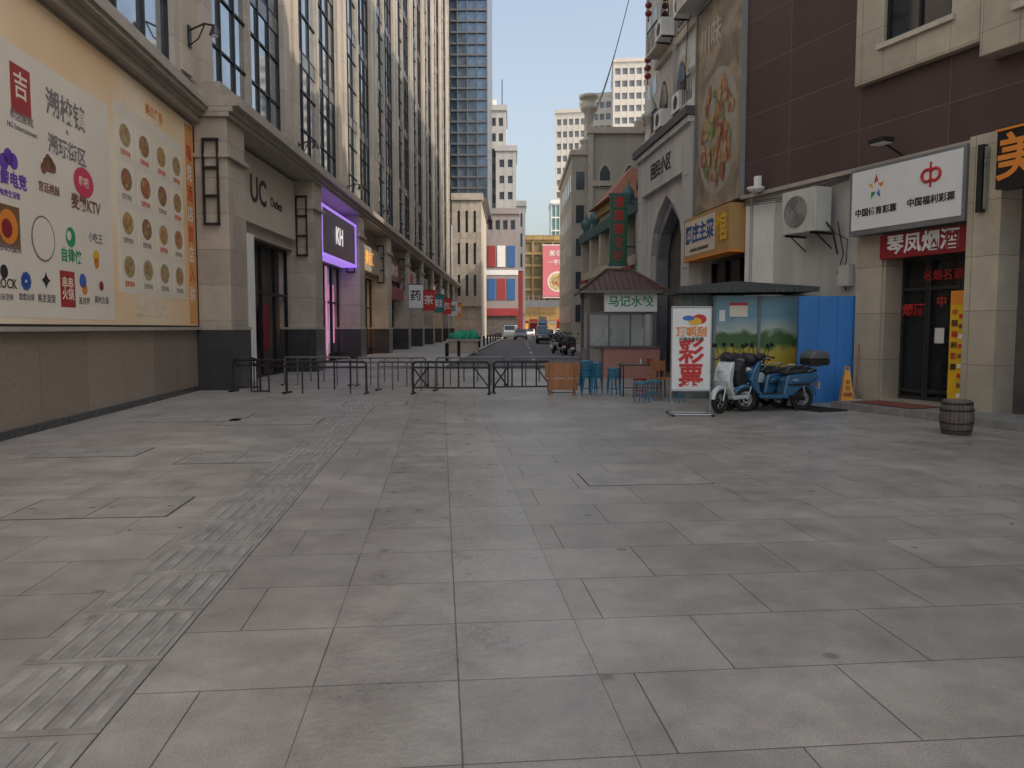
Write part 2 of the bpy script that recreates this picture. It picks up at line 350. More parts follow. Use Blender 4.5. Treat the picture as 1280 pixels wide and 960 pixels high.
for r in range(4):
    zc=5.35-r*.86
    for c_ in range(4):
        yc=py(150)+.5+c_*.98
        if yc>py(232)-.3: continue
        o.box('menu_cards',pcard,X,X2,yc-.42,yc+.42,zc-.37,zc+.37)
        o.disc('menu_dishes',pc,(X2+.001,yc,zc+.05),.28,'+x',rx=.34); o.disc('menu_dishes',random.choice(fm),(X2+.003,yc,zc+.05),.22,'+x',rx=.27)
        for q in range(7): o.disc('menu_dishes',random.choice(fm),(X2+.005+q*.0003,yc+random.uniform(-.16,.16),zc+.05+random.uniform(-.12,.12)),.055,'+x',n=7)
        o.text('menu_lettering',random.choice([red,gy]),'招牌美味',(X2+.001,yc,zc-.3),.12,'+x',ext=.001)
for i,ch in enumerate('电竞酒店首店入驻'): o.text('side_lettering',white if i%2 else red,ch,(X2,-.62,5.9-i*.5),.42,'+x',ext=.001)
T('惠吃惠玩',190,385,26,pcard,bold=.02)
o.done()
# ------------------------------------------------------------------ LEFT: main building
o=O('commercial_building',(-8.1,19.8,0),0)
D=8.4; NB=10; H=50
spm=M('spandrel',(.16,.17,.18),.25,metal=.4,var=.1)
for k in range(NB):
    y0=k*D
    o.box('columns',stone,-.4,.9,y0,y0+1.3,1.55,6.9)
    o.box('column_bases',stoneD,-.4,.94,y0-.04,y0+1.34,0,1.55)
    o.box('mouldings',mould,-.3,.96,y0-.06,y0+1.36,1.55,1.63)
    o.box('mouldings',mould,-.3,1.0,y0-.08,y0+1.38,5.9,6.0)
    for zz in (4.2,4.9,5.6,6.3): o.box('column_grilles',mull,.3,.7,y0-.13,y0-.03,zz,zz+.06)
    for xx in (.3,.66): o.box('column_grilles',mull,xx,xx+.04,y0-.12,y0-.04,4.2,6.36)
    ya,yb=y0+1.3,y0+D
    o.box('fascia',stone,-.4,.15,ya,yb,4.4,6.9)
    o.box('pilasters',stoneW,-.6,.26,y0-1.0,y0-.35,7.75,H); o.box('pilasters',stoneW,-.6,.14,y0-.35,y0+.25,7.75,H); o.box('pilasters',stoneW,-.6,.26,y0+.25,y0+.9,7.75,H)
    g0,g1=y0+.9,y0+D-1.0
    o.box('window_glass',glassD,-.3,.02,g0,g1,7.7,H)
    for q in range(7):
        yy=g0+(g1-g0)*q/6; o.box('mullions',mull,0,.09,yy-.035,yy+.035,7.75,H)
    o.box('thin_piers',mould,0,.16,(g0+g1)/2-.12,(g0+g1)/2+.12,7.75,H)
    z=7.75
    while z<H:
        o.box('mullions',mull,0,.07,g0,g1,z,z+.06); z+=1.45
    z=11.5
    while z<H:
        o.box('spandrels',spm,0,.06,g0,g1,z+.1,z+.6); z+=4.35
o.box('mouldings',mould,-.3,1.0,-.1,NB*D,6.9,7.02); o.box('mouldings',mould,-.3,1.1,-.11,NB*D,7.02,7.15); o.box('mouldings',mould,-.3,1.25,-.12,NB*D,7.15,7.4); o.box('mouldings',mould,-.3,.8,-.1,NB*D,7.4,7.75)
o.box('core',stone,-12,-.62,0,NB*D,0,H)
sg=M('shop_glass',(.02,.022,.025),.05,var=.1,bump=0,spec=1)
warm=M('interior_warm',(.9,.55,.25),.6,emit=.35,var=.6,vs=1.5,bump=0)
coolw=M('interior_cool',(.5,.52,.58),.6,emit=.22,var=.6,vs=1.2,bump=0)
dim=M('interior_dim',(.10,.09,.085),.6,var=.5,vs=1.5,bump=0)
purpL=M('purple_lit',(.45,.25,.9),.5,emit=.75,var=0,bump=0); whL=M('white_lit',(1,.92,.88),.5,emit=.69,var=0,bump=0); pkL=M('pink_lit',(.9,.35,.6),.5,emit=.45,var=.3,bump=0)
orL=M('orange_lit',(1,.45,.08),.5,emit=.6,var=0,bump=0); rdL=M('red_lit',(.9,.05,.05),.5,emit=.3,var=0,bump=0)
ints=[dim,coolw,warm,dim,coolw,coolw,warm,dim,coolw,warm]
for k in range(NB):
    ya,yb=k*D+1.3,k*D+D
    o.box('shop_interior',ints[k],-.6,-.5,ya,yb,.15,4.4)
    n=5
    for q in range(n+1):
        yy=ya+(yb-ya)*q/n; o.box('shop_frames',mull,-.2,-.08,max(ya,yy-.05),min(yb,yy+.05),0,4.4)
    for zz in(0,.35,2.7,4.3): o.box('shop_frames',mull,-.2,-.09,ya,yb,zz,zz+.09)
    for q in range(n):
        if (q+k)%2: o.box('shop_posters',[coolw,pkL,orL,redD,whiteS][(q+k*2)%5],-.3,-.28,ya+(yb-ya)*q/n+.2,ya+(yb-ya)*(q+1)/n-.2,.9,3.6 if q%3 else 2.4)
o.box('signboards',M('uc_panel',(.52,.47,.40),.5,var=.06,bump=0),.15,.3,1.6,8.2,4.75,6.8)
o.text('sign_lettering',ink,'UC',(.31,4.2,5.75),1.1,'+x',bold=.02); o.text('sign_lettering',ink,'Outlets',(.31,6.0,5.65),.42,'+x')
o.box('white_pillar',white,-.05,.3,3.0,3.7,0,4.4)
o.box('dark_jamb',black,-.1,.25,1.35,2.2,2.3,4.4)
o.box('marble_panel',stone,-.25,.2,1.32,2.9,0,2.3)
o.box('signboards',M('sign_black',(.05,.04,.10),.3,var=0,bump=0),.15,.8,10,16.4,4.5,6.3)
for a in((9.95,16.45,4.42,4.52),(9.95,16.45,6.28,6.38),(9.95,10.07,4.42,6.38),(16.33,16.45,4.42,6.38)): o.box('sign_light',purpL,.15,.84,a[0],a[1],a[2],a[3])
o.text('sign_lettering',whL,'KH',(.83,13,5.4),1.0,'+x')
o.box('signboards',purpL,-.05,0,10,11.6,1.6,3.9); o.box('signboards',pkL,0,.02,10.4,11.3,2.0,3.4)
o.box('sign_light',pkL,-.05,0,14,14.1,.2,4.3)
SB=[(2,M('sb1',(.36,.31,.26),.5),'美食汇',orL),(3,M('sb2',(.20,.06,.06),.5),'品牌女装',whiteS),(4,M('sb3',(.5,.5,.5),.5),'数码城',red),(5,M('sb4',(.35,.28,.22),.5),'咖啡',ink),(6,M('sb5',(.4,.04,.04),.5),'火锅',whL),(7,whiteS,'药房',green),(8,redD,'烟酒',whL)]
for k,mt,tx,tm in SB:
    ya=k*D+1.6; o.box('signboards',mt,.15,.5,ya,ya+6.5,4.6,5.9); o.text('sign_lettering',tm,tx,(.51,ya+3.2,5.25),.8,'+x',bold=.01)
o.box('signboards',redD,-.0,.7,27.2,33,3.4,4.2); o.box('signboards',whiteS,.0,.62,36,40,3.3,4.3)
for k,mt,tx in ((4,whiteS,'药'),(5,red,'茶'),(6,ptg:=M('blade_teal',(.03,.2,.2),.5),'鞋'),(7,red,'衣'),(8,whiteS,'饭'),(9,orange,'店')):
    ya=k*D+.4; o.box('blade_signs',mt,.92,1.9,ya,ya+.15,3.0,4.6); o.text('sign_lettering',ink if mt is whiteS else whiteS,tx,(1.4,ya-.01,3.8),.8); o.box('blade_brackets',mull,.9,1.9,ya+.05,ya+.1,4.6,4.66)
o.done({'columns':.02})
def walllamp(x,y,z):
    l=O('wall_lamp',(x,y,z),0)
    l.tube('bracket',mull,[(0,0,0),(.35,0,.15),(.6,0,.1)],.025); l.tube('bracket',mull,[(0,0,-.35),(.2,0,-.2),(.35,0,.12)],.018)
    l.cyl('lamp_head',black,(.6,0,.12),(.6,0,-.12),.05,.14,12); l.sph('bulb',white,(.6,0,-.12),(.09,.09,.06)); l.box('plate',mull,-.03,.0,-.08,.08,-.4,.1); l.done()
for k in range(1,7): walllamp(-7.82,19.8+k*8.4+.6,8.3)
walllamp(-7.8,19.2,8.8)
def facade_building(name,loc,rz,w,d,z0,z1,nx,nz,pw,sh,mw,mg,roof=True):
    o=O(name,loc,rz)
    grid(o,0,w,z0,z1,0,nx,nz,pw,sh,.3,mw,mg)
    o.box('core',mw,.0,w,.41,d,0 if z0<8 else z0,z1)
    if roof: o.box('roof_parapet',mw,-.2,w+.2,-.2,d+.2,z1,z1+.9)
    return o
facade_building('glass_tower',(-14,106,0),0,10.7,26,19,72,8,36,.12,.25,M('tower_fin',(.14,.15,.17),.35,metal=.3),glassB).done()
facade_building('podium_building',(-8.0,104,0),0,3.9,20,4.5,18.6,3,3,.7,1.4,stone,glassF).done()
gw=M('grey_wall',(.40,.40,.39),.6,var=.1,vs=.5)
o=facade_building('grey_office_building',(-5.2,132,0),0,4.2,12,19,38,3,7,.5,1.2,gw,glassF); o.cyl('antenna',mull,(3.5,3,38.5),(3.5,3,44),.08); o.cyl('water_tank',plas,(1.5,5,38.9),(1.5,5,41),1.0,n=16); o.done()
facade_building('grey_office_building',(-2.7,130.5,0),0,3.4,11,19,31,2,4,.6,1.4,M('grey_wall2',(.38,.38,.38),.6,var=.1,vs=.5),glassF).done()
mauve=M('mauve_wall',(.28,.25,.25),.6,var=.1,vs=.5); ptb=M('panel_blue',(.04,.12,.32),.5,var=.15); ptr=M('panel_red',(.30,.04,.045),.5,var=.15)
o=facade_building('department_store',(-4.4,126,0),0,5.4,4,16.5,20,4,1,.5,1.0,mauve,glassF); o.box('walls',mauve,0,5.4,-.02,.4,4.5,16.5)
for r,zz in enumerate((6.2,11.5)):
    for c in range(3): o.box('coloured_panels',[ptb,ptr,ptb][c] if not r else [ptr,whiteS,ptb][c],.4+c*1.6,1.7+c*1.6,-.12,-.02,zz,zz+3.4)
o.box('band',whiteS,0,5.4,-.1,-.01,10.2,11.0)
o.box('shopfront',dim,0,5.4,0,.3,0,4.5); o.box('sign',ptr,.1,5.3,-.3,.0,3.6,4.8); o.done()
facade_building('narrow_grey_building',(.1,134,0),0,2.2,12,4,22.5,2,5,.5,1.2,M('grey_wall3',(.26,.26,.27),.6,var=.1,vs=.5),glassF).done()
o=O('red_wall',(.1,128,0),0); o.box('wall',M('redwall',(.25,.035,.035),.6),0,1.7,0,1,1,11); o.box('cap',mould,-.1,1.8,-.1,1.1,11,11.3); o.box('base',gw,-.05,1.75,-.05,1.05,0,1); o.done()
gold=M('gold_cladding',(.42,.29,.12),.4,var=.2,vs=.4,brick=(2,1.5,.06,0,.5))
facade_building('gold_shopping_mall',(1.9,152,0),0,16,20,6.5,18.8,8,5,.35,.5,gold,M('gold_glass',(.25,.19,.10),.2,var=.3,vs=.3)).done()
o=O('billboard',(6.0,151,0),0)
pkb=M('billboard_pink',(.60,.17,.20),.5,var=.1,vs=.3,bump=0)
o.box('panel',pkb,0,5.9,-.3,-.02,7.6,17.6); o.box('frame',whiteS,-.1,6.0,-.28,-.01,7.45,7.6); o.box('frame',whiteS,-.1,6.0,-.28,-.01,17.6,17.75)
o.text('lettering',white,'美食节',(3.0,-.33,16.0),1.2,bold=.01); o.text('lettering',white,'一字排开',(3.0,-.33,14.3),1.0)
bow=M('bowl_food',(.55,.42,.22),.5,var=.5,vs=2,bump=0)
o.disc('bowl_picture',pc,(2.9,-.32,10.6),2.0); o.disc('bowl_picture',bow,(2.9,-.34,10.6),1.7)
for q in range(14): o.disc('bowl_picture',random.choice(fm),(2.9+random.uniform(-1.1,1.1),-.36-q*.001,10.6+random.uniform(-1.1,1.1)),.3,n=9)
o.done()
o=O('footbridge',(-3,142,0),0)
o.box('deck',gw,0,30,0,3,5.5,6.1); o.box('parapet',M('bridge_beam',(.15,.16,.17),.5),0,30,-.1,0,5.4,6.7)
for x in range(31): o.cyl('railing',steel,(x,-.05,6.7),(x,-.05,7.4),.04,n=6)
o.box('railing',steel,0,30,-.08,-.02,7.4,7.48)
for x in (1,14,26): o.box('piers',gw,x,x+.8,1,2,0,5.5)
o.done()
s_=O('market_stalls',(1.6,149,0),0)
for i in range(8):
    s_.box('stall_%d'%i,[orL,redD,dim,warm,red,coolw,mauve,warm][i],i*1.8,i*1.8+1.5,0,2,0,2.8+.5*(i%3)); s_.box('awnings',[redD,brn,ptb,gw][i%4],i*1.8-.1,i*1.8+1.6,-.9,0,2.5,2.9)
s_.done()
twm=M('tower_cream',(.66,.61,.54),.6,var=.06,vs=.1)
twg=M('tower_glass',(.22,.24,.25),.25,var=.3,vs=.5,bump=0)
facade_building('apartment_tower',(11,200,0),-10,8,25,0,56,5,18,.45,1.5,twm,twg).done()
facade_building('apartment_tower',(18.3,214,0),-14,9,22,0,64,5,20,.45,1.5,twm,twg).done()
facade_building('apartment_tower',(25.8,201,0),-6,22,22,0,69,12,22,.45,1.5,twm,twg).done()
facade_building('green_glass_building',(9.3,185,0),0,8,10,0,31,8,10,.12,.3,white,M('green_glass',(.20,.32,.32),.15,var=.2)).done()
# ------------------------------------------------------------------ minaret corner building
cw=M('cream_wall',(.48,.44,.37),.65,var=.15,vs=.6,streak=1)
def archpts(cx,w,z0,h,n=7,point=.35):
    pts=[(cx-w/2,z0),(cx-w/2,z0+h)]
    for i in range(1,n): 
        t=i/n; pts.append((cx-w/2+w/2*t,z0+h+w*.5*(1+point)*math.sin(t*math.pi/2)))
    pts.append((cx,z0+h+w*.5*(1+point)))
    pts+=[(2*cx-x,z) for x,z in pts[-2:0:-1]]+[(cx+w/2,z0)]
    return pts
o=O('corner_building_with_minaret',(5.9,76,0),0)
o.box('walls',cw,1.6,30,.3,30,0,20.4); o.box('walls',cw,0,1.6,.8,20,0,18.5)
o.box('cornice',creamS,1.4,30.2,-.1,30.2,20.4,21); o.box('cornice',creamS,1.5,30.1,.0,.31,15.4,15.9); o.box('cornice',creamS,1.5,30.1,.1,.31,8.4,8.8); o.box('cornice',creamS,-.2,1.8,.6,20.2,18.5,19)
for r in range(5):
    z=2.2+r*3.25
    for c in range(4):
        x=2.6+c*2.4
        if r==4:
            o.prism('window_frames',creamS,archpts(x+.55,1.4,z+.0,1.5),.15,.3); o.prism('windows',glassF,archpts(x+.55,1.0,z+.1,1.4),.1,.15)
        else:
            o.box('window_frames',creamS,x-.12,x+1.22,.18,.3,z-.15,z+1.9); o.box('windows',glassF,x,x+1.1,.14,.2,z,z+1.75); o.box('mullions',creamS,x+.52,x+.58,.12,.14,z,z+1.75)
            if (r+c)%2==0: o.box('ac_units',white,x+1.3,x+2.1,-.25,.28,z-.2,z+.4)
    o.box('windows',glassF,.4,1.2,.74,.82,z,z+1.7)
    for c in range(7):
        o.box('windows',glassF,-.03,.02,2+c*2.5,3.2+c*2.5,z,z+1.7); o.box('window_frames',creamS,-.02,.0,1.9+c*2.5,3.3+c*2.5,z-.1,z+1.8)
for x in(1.5,11.2): o.box('pilasters',creamS,x,x+.5,.05,.31,0,20.4)
o.lathe('minaret',creamS,(1.7,1.2,19),[(.75,0),(.75,.6),(.95,.8),(.95,1.0),(.5,1.1),(.5,3.6),(.85,3.9),(.85,4.3),(.7,4.4),(.7,4.9),(.95,5.0),(.95,5.3),(.0,5.45)])
o.box('dome_parapet',creamS,6,9,-.05,.6,21,21.6)
o.done()
o=O('unseen_shade_block',(13,33,0),0); grid(o,0,20,0,38,0,8,12,1.0,1.6,.3,cw,glassF); o.box('core',cw,0,20,.41,44,0,38); o.box('roof_parapet',creamS,-.2,20.2,-.2,44.2,38,38.8)  # hidden block, added and sized to keep the sun off the street
for r in range(12):
    for c in range(14): o.box('side_windows',glassF,-.03,.05,2+c*3,3.4+c*3,1.5+r*3.05,3.1+r*3.05)
o.done()
# ------------------------------------------------------------------ right side : low teal arcade
RZ=-84.64
o=O('teal_arcade_building',(4.0,45,0),RZ)
teal=M('teal_paint',(.05,.13,.14),.5,var=.25)
L_=15.0
o.box('walls',cw,0,L_,.5,9,0,6.4)
o.box('cornice',teal,-.1,L_+.0,-.1,.6,6.4,6.9); o.box('cornice',creamS,0,L_,.0,.6,4.3,4.7)
for i in range(6):
    x=i*2.5; o.box('columns',cw,x,x+.4,0,.5,0,6.4)
    o.prism('arches',teal,archpts(x+1.45,1.7,4.75,.5),.42,.5); o.prism('shop_openings',dim,archpts(x+1.45,1.9,0,3.0),.44,.52)
    o.lathe('finials',teal,(x+.2,.25,6.9),[(.25,0),(.12,.25),(.3,.5),(.28,.75),(.05,1.1),(0,1.3)],12)
    o.box('signs',[redD,green,brn,ptb][i%4],x+.5,x+2.4,-.15,0,3.3,4.25)
    o.text('sign_lettering',whiteS,['牛肉面','百货','清真','鲜果'][i%4],(x+1.45,-.16,3.78),.6)
o.done()
o=O('vertical_sign',(4.1,32.6,0),0)
o.box('panel',M('sign_green',(.02,.13,.08),.4,var=.05,bump=0),0,.72,-.12,.12,4.3,7.1); o.box('frame',teal,-.05,.77,-.1,.1,4.2,4.3); o.box('frame',teal,-.05,.77,-.1,.1,7.1,7.2)
for i,ch in enumerate('清真美食城'): o.text('lettering',red,ch,(.36,-.13,6.8-i*.55),.5)
o.tube('bracket',mull,[(.7,0,6.8),(1.1,0,6.8)],.03); o.tube('bracket',mull,[(.7,0,5),(1.1,0,5)],.03); o.done()
o=O('red_pavilion_roof',(5.2,40,0),RZ)
o.faces('roof',M('roof_orange',(.32,.12,.06),.6,var=.3,vs=4),[(-.5,-1.2,7.6),(4,-1.2,7.6),(4,2,7.6),(-.5,2,7.6),(1.2,.4,9.4),(2.3,.4,9.4)],[(0,1,5,4),(1,2,5),(2,3,4,5),(3,0,4),(0,3,2,1)])
o.box('frieze',M('frieze_ochre',(.4,.26,.08),.5),-.2,3.7,-.9,1.7,7.2,7.58); o.box('walls',cw,0,3.5,-.7,1.5,6.9,7.2); o.done()
# ------------------------------------------------------------------ white residential building with portal
o=O('white_apartment_building',(4.99,30,0),RZ)
ww=M('white_render',(.60,.59,.57),.7,var=.25,vs=.8,streak=1)
o.box('walls',ww,0,6.6,.6,14,0,24)
o.box('side_signs',M('board_blue_grey',(.2,.24,.28),.5),-.1,-.02,1.2,3.0,9,10)
for f in range(5):
    z=8.8+f*3.1
    o.box('floor_bands',creamS,-.08,6.6,.45,.6,z-.5,z-.25)
    for c in range(3):
        x=.6+c*2.1
        o.prism('window_frames',creamS,archpts(x+.5,1.25,z-.1,1.3),.5,.6); o.prism('windows',glassW,archpts(x+.5,.95,z,1.2),.46,.5)
        o.box('ac_units',white,x+1.15,x+1.95,-.05,.4,z-.15,z+.45); o.disc('ac_fans',black,(x+1.55,-.053,z+.15),.22); o.box('ac_sides',black,x+1.14,x+1.15,.05,.3,z,z+.3)
        o.box('ac_brackets',mull,x+1.2,x+1.25,.0,.6,z-.2,z-.16); o.box('ac_brackets',mull,x+1.85,x+1.9,.0,.6,z-.2,z-.16)
        if c!=1:
            o.box('balcony_slabs',creamS,x-.25,x+1.1,.0,.6,z-.25,z-.12)
            for q in range(8): o.cyl('balcony_railings',mull,(x-.2+q*.18,.03,z-.12),(x-.2+q*.18,.03,z+.65),.012,n=5)
            o.box('balcony_railings',mull,x-.22,x+1.08,.01,.05,z+.65,z+.69)
        if c==1: o.tube('cables',black,[(x+1.3,.42,z-.2),(x+1.2,.42,z-1.2),(x+.9,.44,z-2.4)],.015,5)
    o.box('pipes',plas,2.4,2.5,.4,.52,z-1,z+2.09)
po=M('portal_stone',(.52,.51,.49),.55,var=.2,vs=1.5,streak=1)
ag=M('arch_grey',(.22,.24,.26),.5,var=.2,vs=5)
o.box('portal',po,.6,1.2,-.3,.6,0,7.9); o.box('portal',po,5.9,6.7,-.3,.6,0,7.9); o.box('portal',po,1.2,5.9,-.3,.6,6.4,7.9)
o.box('portal_cornice',M('cornice_dark',(.10,.10,.11),.5),.45,6.8,-.5,.6,7.9,8.15); o.box('portal_cornice',po,.5,6.75,-.42,.6,7.7,7.88)
o.prism('portal_arch',po,[(1.2,6.4),(1.2,0),(1.7,0),(1.7,4.2),(2.0,5.0),(2.6,5.6),(3.55,6.1),(4.5,5.6),(5.1,5.0),(5.4,4.2),(5.4,0),(5.9,0),(5.9,6.4)],-.1,.6)
o.prism('portal_arch_inner',ag,[(1.7,0),(1.9,0),(1.9,4.1),(2.3,4.9),(3.55,5.7),(4.8,4.9),(5.2,4.1),(5.2,0),(5.4,0),(5.4,4.2),(5.1,5.0),(4.5,5.6),(3.55,6.1),(2.6,5.6),(2.0,5.0),(1.7,4.2)],.1,.5)
o.box('doorway',dim,1.8,5.3,.55,.62,0,5.6)
for i in range(5): o.box('portal_lines',ag,.75,1.05,-.31,-.3,.6+i*1.4,.64+i*1.4); o.box('portal_lines',ag,6.1,6.5,-.31,-.3,.6+i*1.4,.64+i*1.4)
o.text('portal_lettering',ink,'回民小区',(3.55,-.32,7.0),.6)
for x in(.8,6.2):
    o.lathe('turrets',po,(x,.1,8.15),[(.35,0),(.35,.3),(.22,.35),(.22,1.1),(.36,1.2),(.36,1.35),(.26,1.4),(.2,1.7),(.05,2.0),(.0,2.3)],12)
o.done()
lan=M('lantern_red',(.24,.035,.035),.5,var=.2)
for zt in (14.3,12.0,9.9):
    o=O('red_lantern_string',(5.22,29.9,zt),0)
    o.tube('bracket',mull,[(.4,0,0),(-.12,0,0)],.015)
    o.cyl('cord',mull,(-.08,0,0),(-.08,0,-1.0),.008,n=5)
    for i in range(3):
        z=-.4-i*.3; o.lathe('lanterns',lan,(-.08,0,z),[(.04,0),(.11,.05),(.135,.11),(.11,.18),(.04,.23)],12)
    o.cyl('tassels',lan,(-.08,0,-1.0),(-.08,0,-1.2),.015,.03,6); o.done()
# ------------------------------------------------------------------ food billboard building
def foodmat():
    m=bpy.data.materials.new('food_print'); m.use_nodes=True; nt=m.node_tree;N=nt.nodes;L=nt.links;b=N['Principled BSDF']; b.inputs['Roughness'].default_value=.45
    tc=N.new('ShaderNodeTexCoord'); n=N.new('ShaderNodeTexNoise'); n.inputs['Scale'].default_value=1.1; n.inputs['Detail'].default_value=4; n.inputs['Distortion'].default_value=1; L.new(tc.outputs['Object'],n.inputs[0])
    r=N.new('ShaderNodeValToRGB'); e=r.color_ramp.elements; e[0].position=.35; e[0].color=(.16,.13,.10,1); e[1].position=.7; e[1].color=(.40,.26,.15,1); x=e.new(.5); x.color=(.28,.22,.15,1); x=e.new(.6); x.color=(.36,.29,.20,1); L.new(n.outputs[0],r.inputs[0]); L.new(r.outputs[0],b.inputs['Base Color']); return m
o=O('restaurant_building',(5.5,23.3,0),-83.3)
o.box('walls',plas,0,3.42,.55,16,4.9,24); o.box('walls',plas,0,3.42,1.5,16,0,4.9)
o.box('wall_pier',plas,0,.25,.1,1.5,0,4.9)
o.box('shopfront',dim,.25,3.42,.55,.7,0,3.5); o.box('transom',mull,.25,3.4,.4,.54,2.6,2.7)
for x in(.3,1.3,2.3,3.3): o.box('shop_frames',mull,x,x+.06,.4,.54,0,3.5)
o.box('roof_overhang',ww,-.3,3.42,-.6,.54,10.9,11.3); o.box('walls_top',ww,0,3.4,.1,.54,11.3,16)
o.done()
o=O('food_billboard',(5.5,23.3,0),-83.3)
o.box('panel',foodmat(),.08,3.35,-.05,.3,4.95,10.7)
fr=M('frame_grey',(.25,.25,.25),.5,metal=.3)
for a in((0,.08,4.9,10.8),(3.34,3.42,4.9,10.8)): o.box('frame',fr,a[0],a[1],-.1,.32,a[2],a[3])
o.box('frame',fr,.08,3.34,-.1,.32,10.7,10.8)
o.disc('dish_picture',M('dish_plate',(.36,.33,.28),.5,var=.2),(1.7,-.055,7.0),1.7,rx=1.45)
fds=[M('fd1',(.42,.22,.09),.5,var=.5,vs=9,bump=0),M('fd2',(.46,.32,.16),.5,var=.5,vs=9,bump=0),M('fd3',(.32,.11,.06),.5,var=.5,vs=9,bump=0),M('fd4',(.20,.24,.09),.5,var=.5,vs=9,bump=0)]
for q in range(90):
    a=random.uniform(0,6.28); r=random.uniform(0,1)**.5
    o.disc('dish_picture',random.choice(fds),(1.7+1.15*r*math.cos(a),-.058-q*.0003,7.0+1.35*r*math.sin(a)),random.uniform(.1,.28),rx=random.uniform(.08,.2),n=7)
o.text('lettering',M('pale_print',(.55,.5,.4),.5),'川味',(1.1,-.06,9.7),.8); o.done()
o=O('restaurant_sign',(5.5,23.3,0),-83.3)
o.box('box',M('sign_tan',(.42,.25,.09),.5,var=.1,bump=0),0,3.4,-.35,.1,3.6,4.8); o.box('panel',M('sign_creamy',(.62,.55,.44),.5,var=.05,bump=0),.1,2.45,-.36,-.351,3.72,4.7)
o.text('lettering',M('sign_blue_ink',(.03,.10,.30),.5,var=0,bump=0),'阿庄主菜',(1.27,-.365,4.27),.55,bold=.03); o.text('lettering',yellow,'馆',(2.9,-.365,4.2),.8,bold=.02); o.text('lettering',ink,'AZHUANG RESTAURANT',(1.27,-.365,3.84),.13)
o.box('rim',orange,-.03,3.43,-.38,.1,3.55,3.6); o.done()
# ------------------------------------------------------------------ RIGHT brown building
o=O('brown_commercial_building',(7.3,16.5,0),-67.9)
S0=-3.67; HB=27; S1=31
o.box('brown_cladding',brown,S0,S1,0,.3,4.95,HB)
for a in((S0+.02,.75,.3,30,0,HB-.1),(2.78,S1,.3,30,0,HB-.1),(.75,2.78,.3,30,3.2,HB-.1),(.75,2.78,2.0,30,0,3.2)): o.box('core',plas,*a)
o.box('ledge',mould,S0,S1,-.12,.3,4.86,4.95)
o.box('plaster_wall',plas,S0,.1,.06,.3,0,4.86)
o.box('whitewash_patch',white,S0+.05,S0+1.1,.03,.06,2.6,4.7)
o.box('tile_pier',cream,.1,.75,-.06,.3,0,4.86)
o.box('tile_pier',cream,2.78,3.4,-.3,.3,0,4.95); o.box('tile_pier',cream,5.9,6.6,-.3,.3,0,4.95)
o.box('above_door',cream,.75,2.78,.0,.3,3.2,4.86)
o.box('floor',cream,.75,2.78,0,2.0,0,.15)
def bay(a,b,zb,pr):
    o.box('stone_window_bays',cream,a,a+.7,-pr,0,zb,16); o.box('stone_window_bays',cream,b-.7,b,-pr,0,zb,16); o.box('stone_window_bays',cream,a+.7,b-.7,-pr,0,zb,zb+.55)
    o.box('stone_sills',creamS,a+.6,b-.6,-pr-.08,-.02,zb+.55,zb+.65)
    o.box('upper_windows',glassW,a+.7,b-.7,-.06,-.01,zb+.65,16)
    for x in (a+.72,(a+b)/2,b-.78): o.box('upper_mullions',mull,x,x+.06,-.1,-.05,zb+.65,16)
    for z in (zb+1.8,zb+3.5,zb+4.6): o.box('upper_mullions',mull,a+.7,b-.7,-.1,-.06,z,z+.07)
bay(0,2.9,6.6,.18); bay(2.95,7,6.25,.4); bay(8,12,6.25,.4)
dg=bpy.data.materials.new('door_glass'); dg.use_nodes=True; b=dg.node_tree.nodes['Principled BSDF']; b.inputs['Base Color'].default_value=(.03,.035,.04,1); b.inputs['Roughness'].default_value=.04; b.inputs['Alpha'].default_value=.6
o.box('door_glass',dg,.82,2.73,.55,.57,.15,3.0)
o.box('shop_shelves',dim,.8,2.73,1.7,1.9,.15,3.1)
for z in (.6,1.1,1.6,2.1): 
    o.box('shop_shelves',cream,.85,2.7,1.4,1.7,z,z+.03)
    for i in range(14): o.box('shop_goods',random.choice([red,whiteS,yellow,ptb,green,brn]),.87+i*.13,.87+i*.13+.09,1.45,1.6,z+.03,z+.03+random.uniform(.15,.35))
o.box('recess_side',cream,.75,.8,.0,.6,.15,3.2); o.box('recess_side',cream,2.73,2.78,.0,.6,.15,3.2); o.box('recess_ceiling',dim,.75,2.78,.0,.6,3.0,3.2)
dfm=M('door_frame_dark',(.06,.06,.065),.35,metal=.5)
for x in(.8,1.35,1.42,2.05,2.12,2.68): o.box('door_frames',dfm,x,x+.06,.46,.55,.15,3.0)
for z in(.15,.3,2.35,2.93): o.box('door_frames',dfm,.8,2.75,.47,.55,z,z+.07)
for x in(1.98,2.2): o.cyl('door_handles',steel,(x,.42,.95),(x,.42,1.5),.015)
o.text('window_lettering',red,'烟酒',(1.1,.45,1.95),.26,bold=.02); o.text('window_lettering',yellow,'彩票',(2.42,.45,2.0),.25,bold=.02); o.box('window_sticker',white,1.55,1.75,.53,.545,1.3,1.6); o.box('window_sticker',orange,2.25,2.4,.53,.545,1.2,1.5)
o.text('window_lettering',red,'中',(1.74,.45,2.1),.24); o.text('window_lettering',red,'名烟名酒',(1.74,.45,2.62),.22)
o.box('other_shops',dim,3.4,5.9,.22,.299,0,4.9)
o.box('step',M('step_stone',(.26,.255,.24),.6,var=.3,vs=4,brick=(1.2,.5,.006,0,.5)),.7,S1,-1.25,-.06,0,.13)
o.tube('pipes',plas,[(S0+.3,-.0,4.9),(S0+.3,-.0,2.3)],.04); o.tube('cables',black,[(-.5,-.02,3.9),(-.3,-.03,3.2),(-.45,-.03,2.8),(-.2,-.02,2.4)],.012); o.tube('cables',black,[(-.62,-.02,3.7),(-.2,-.03,3.5),(-.22,-.03,3.0),(-.4,-.02,2.6)],.01)
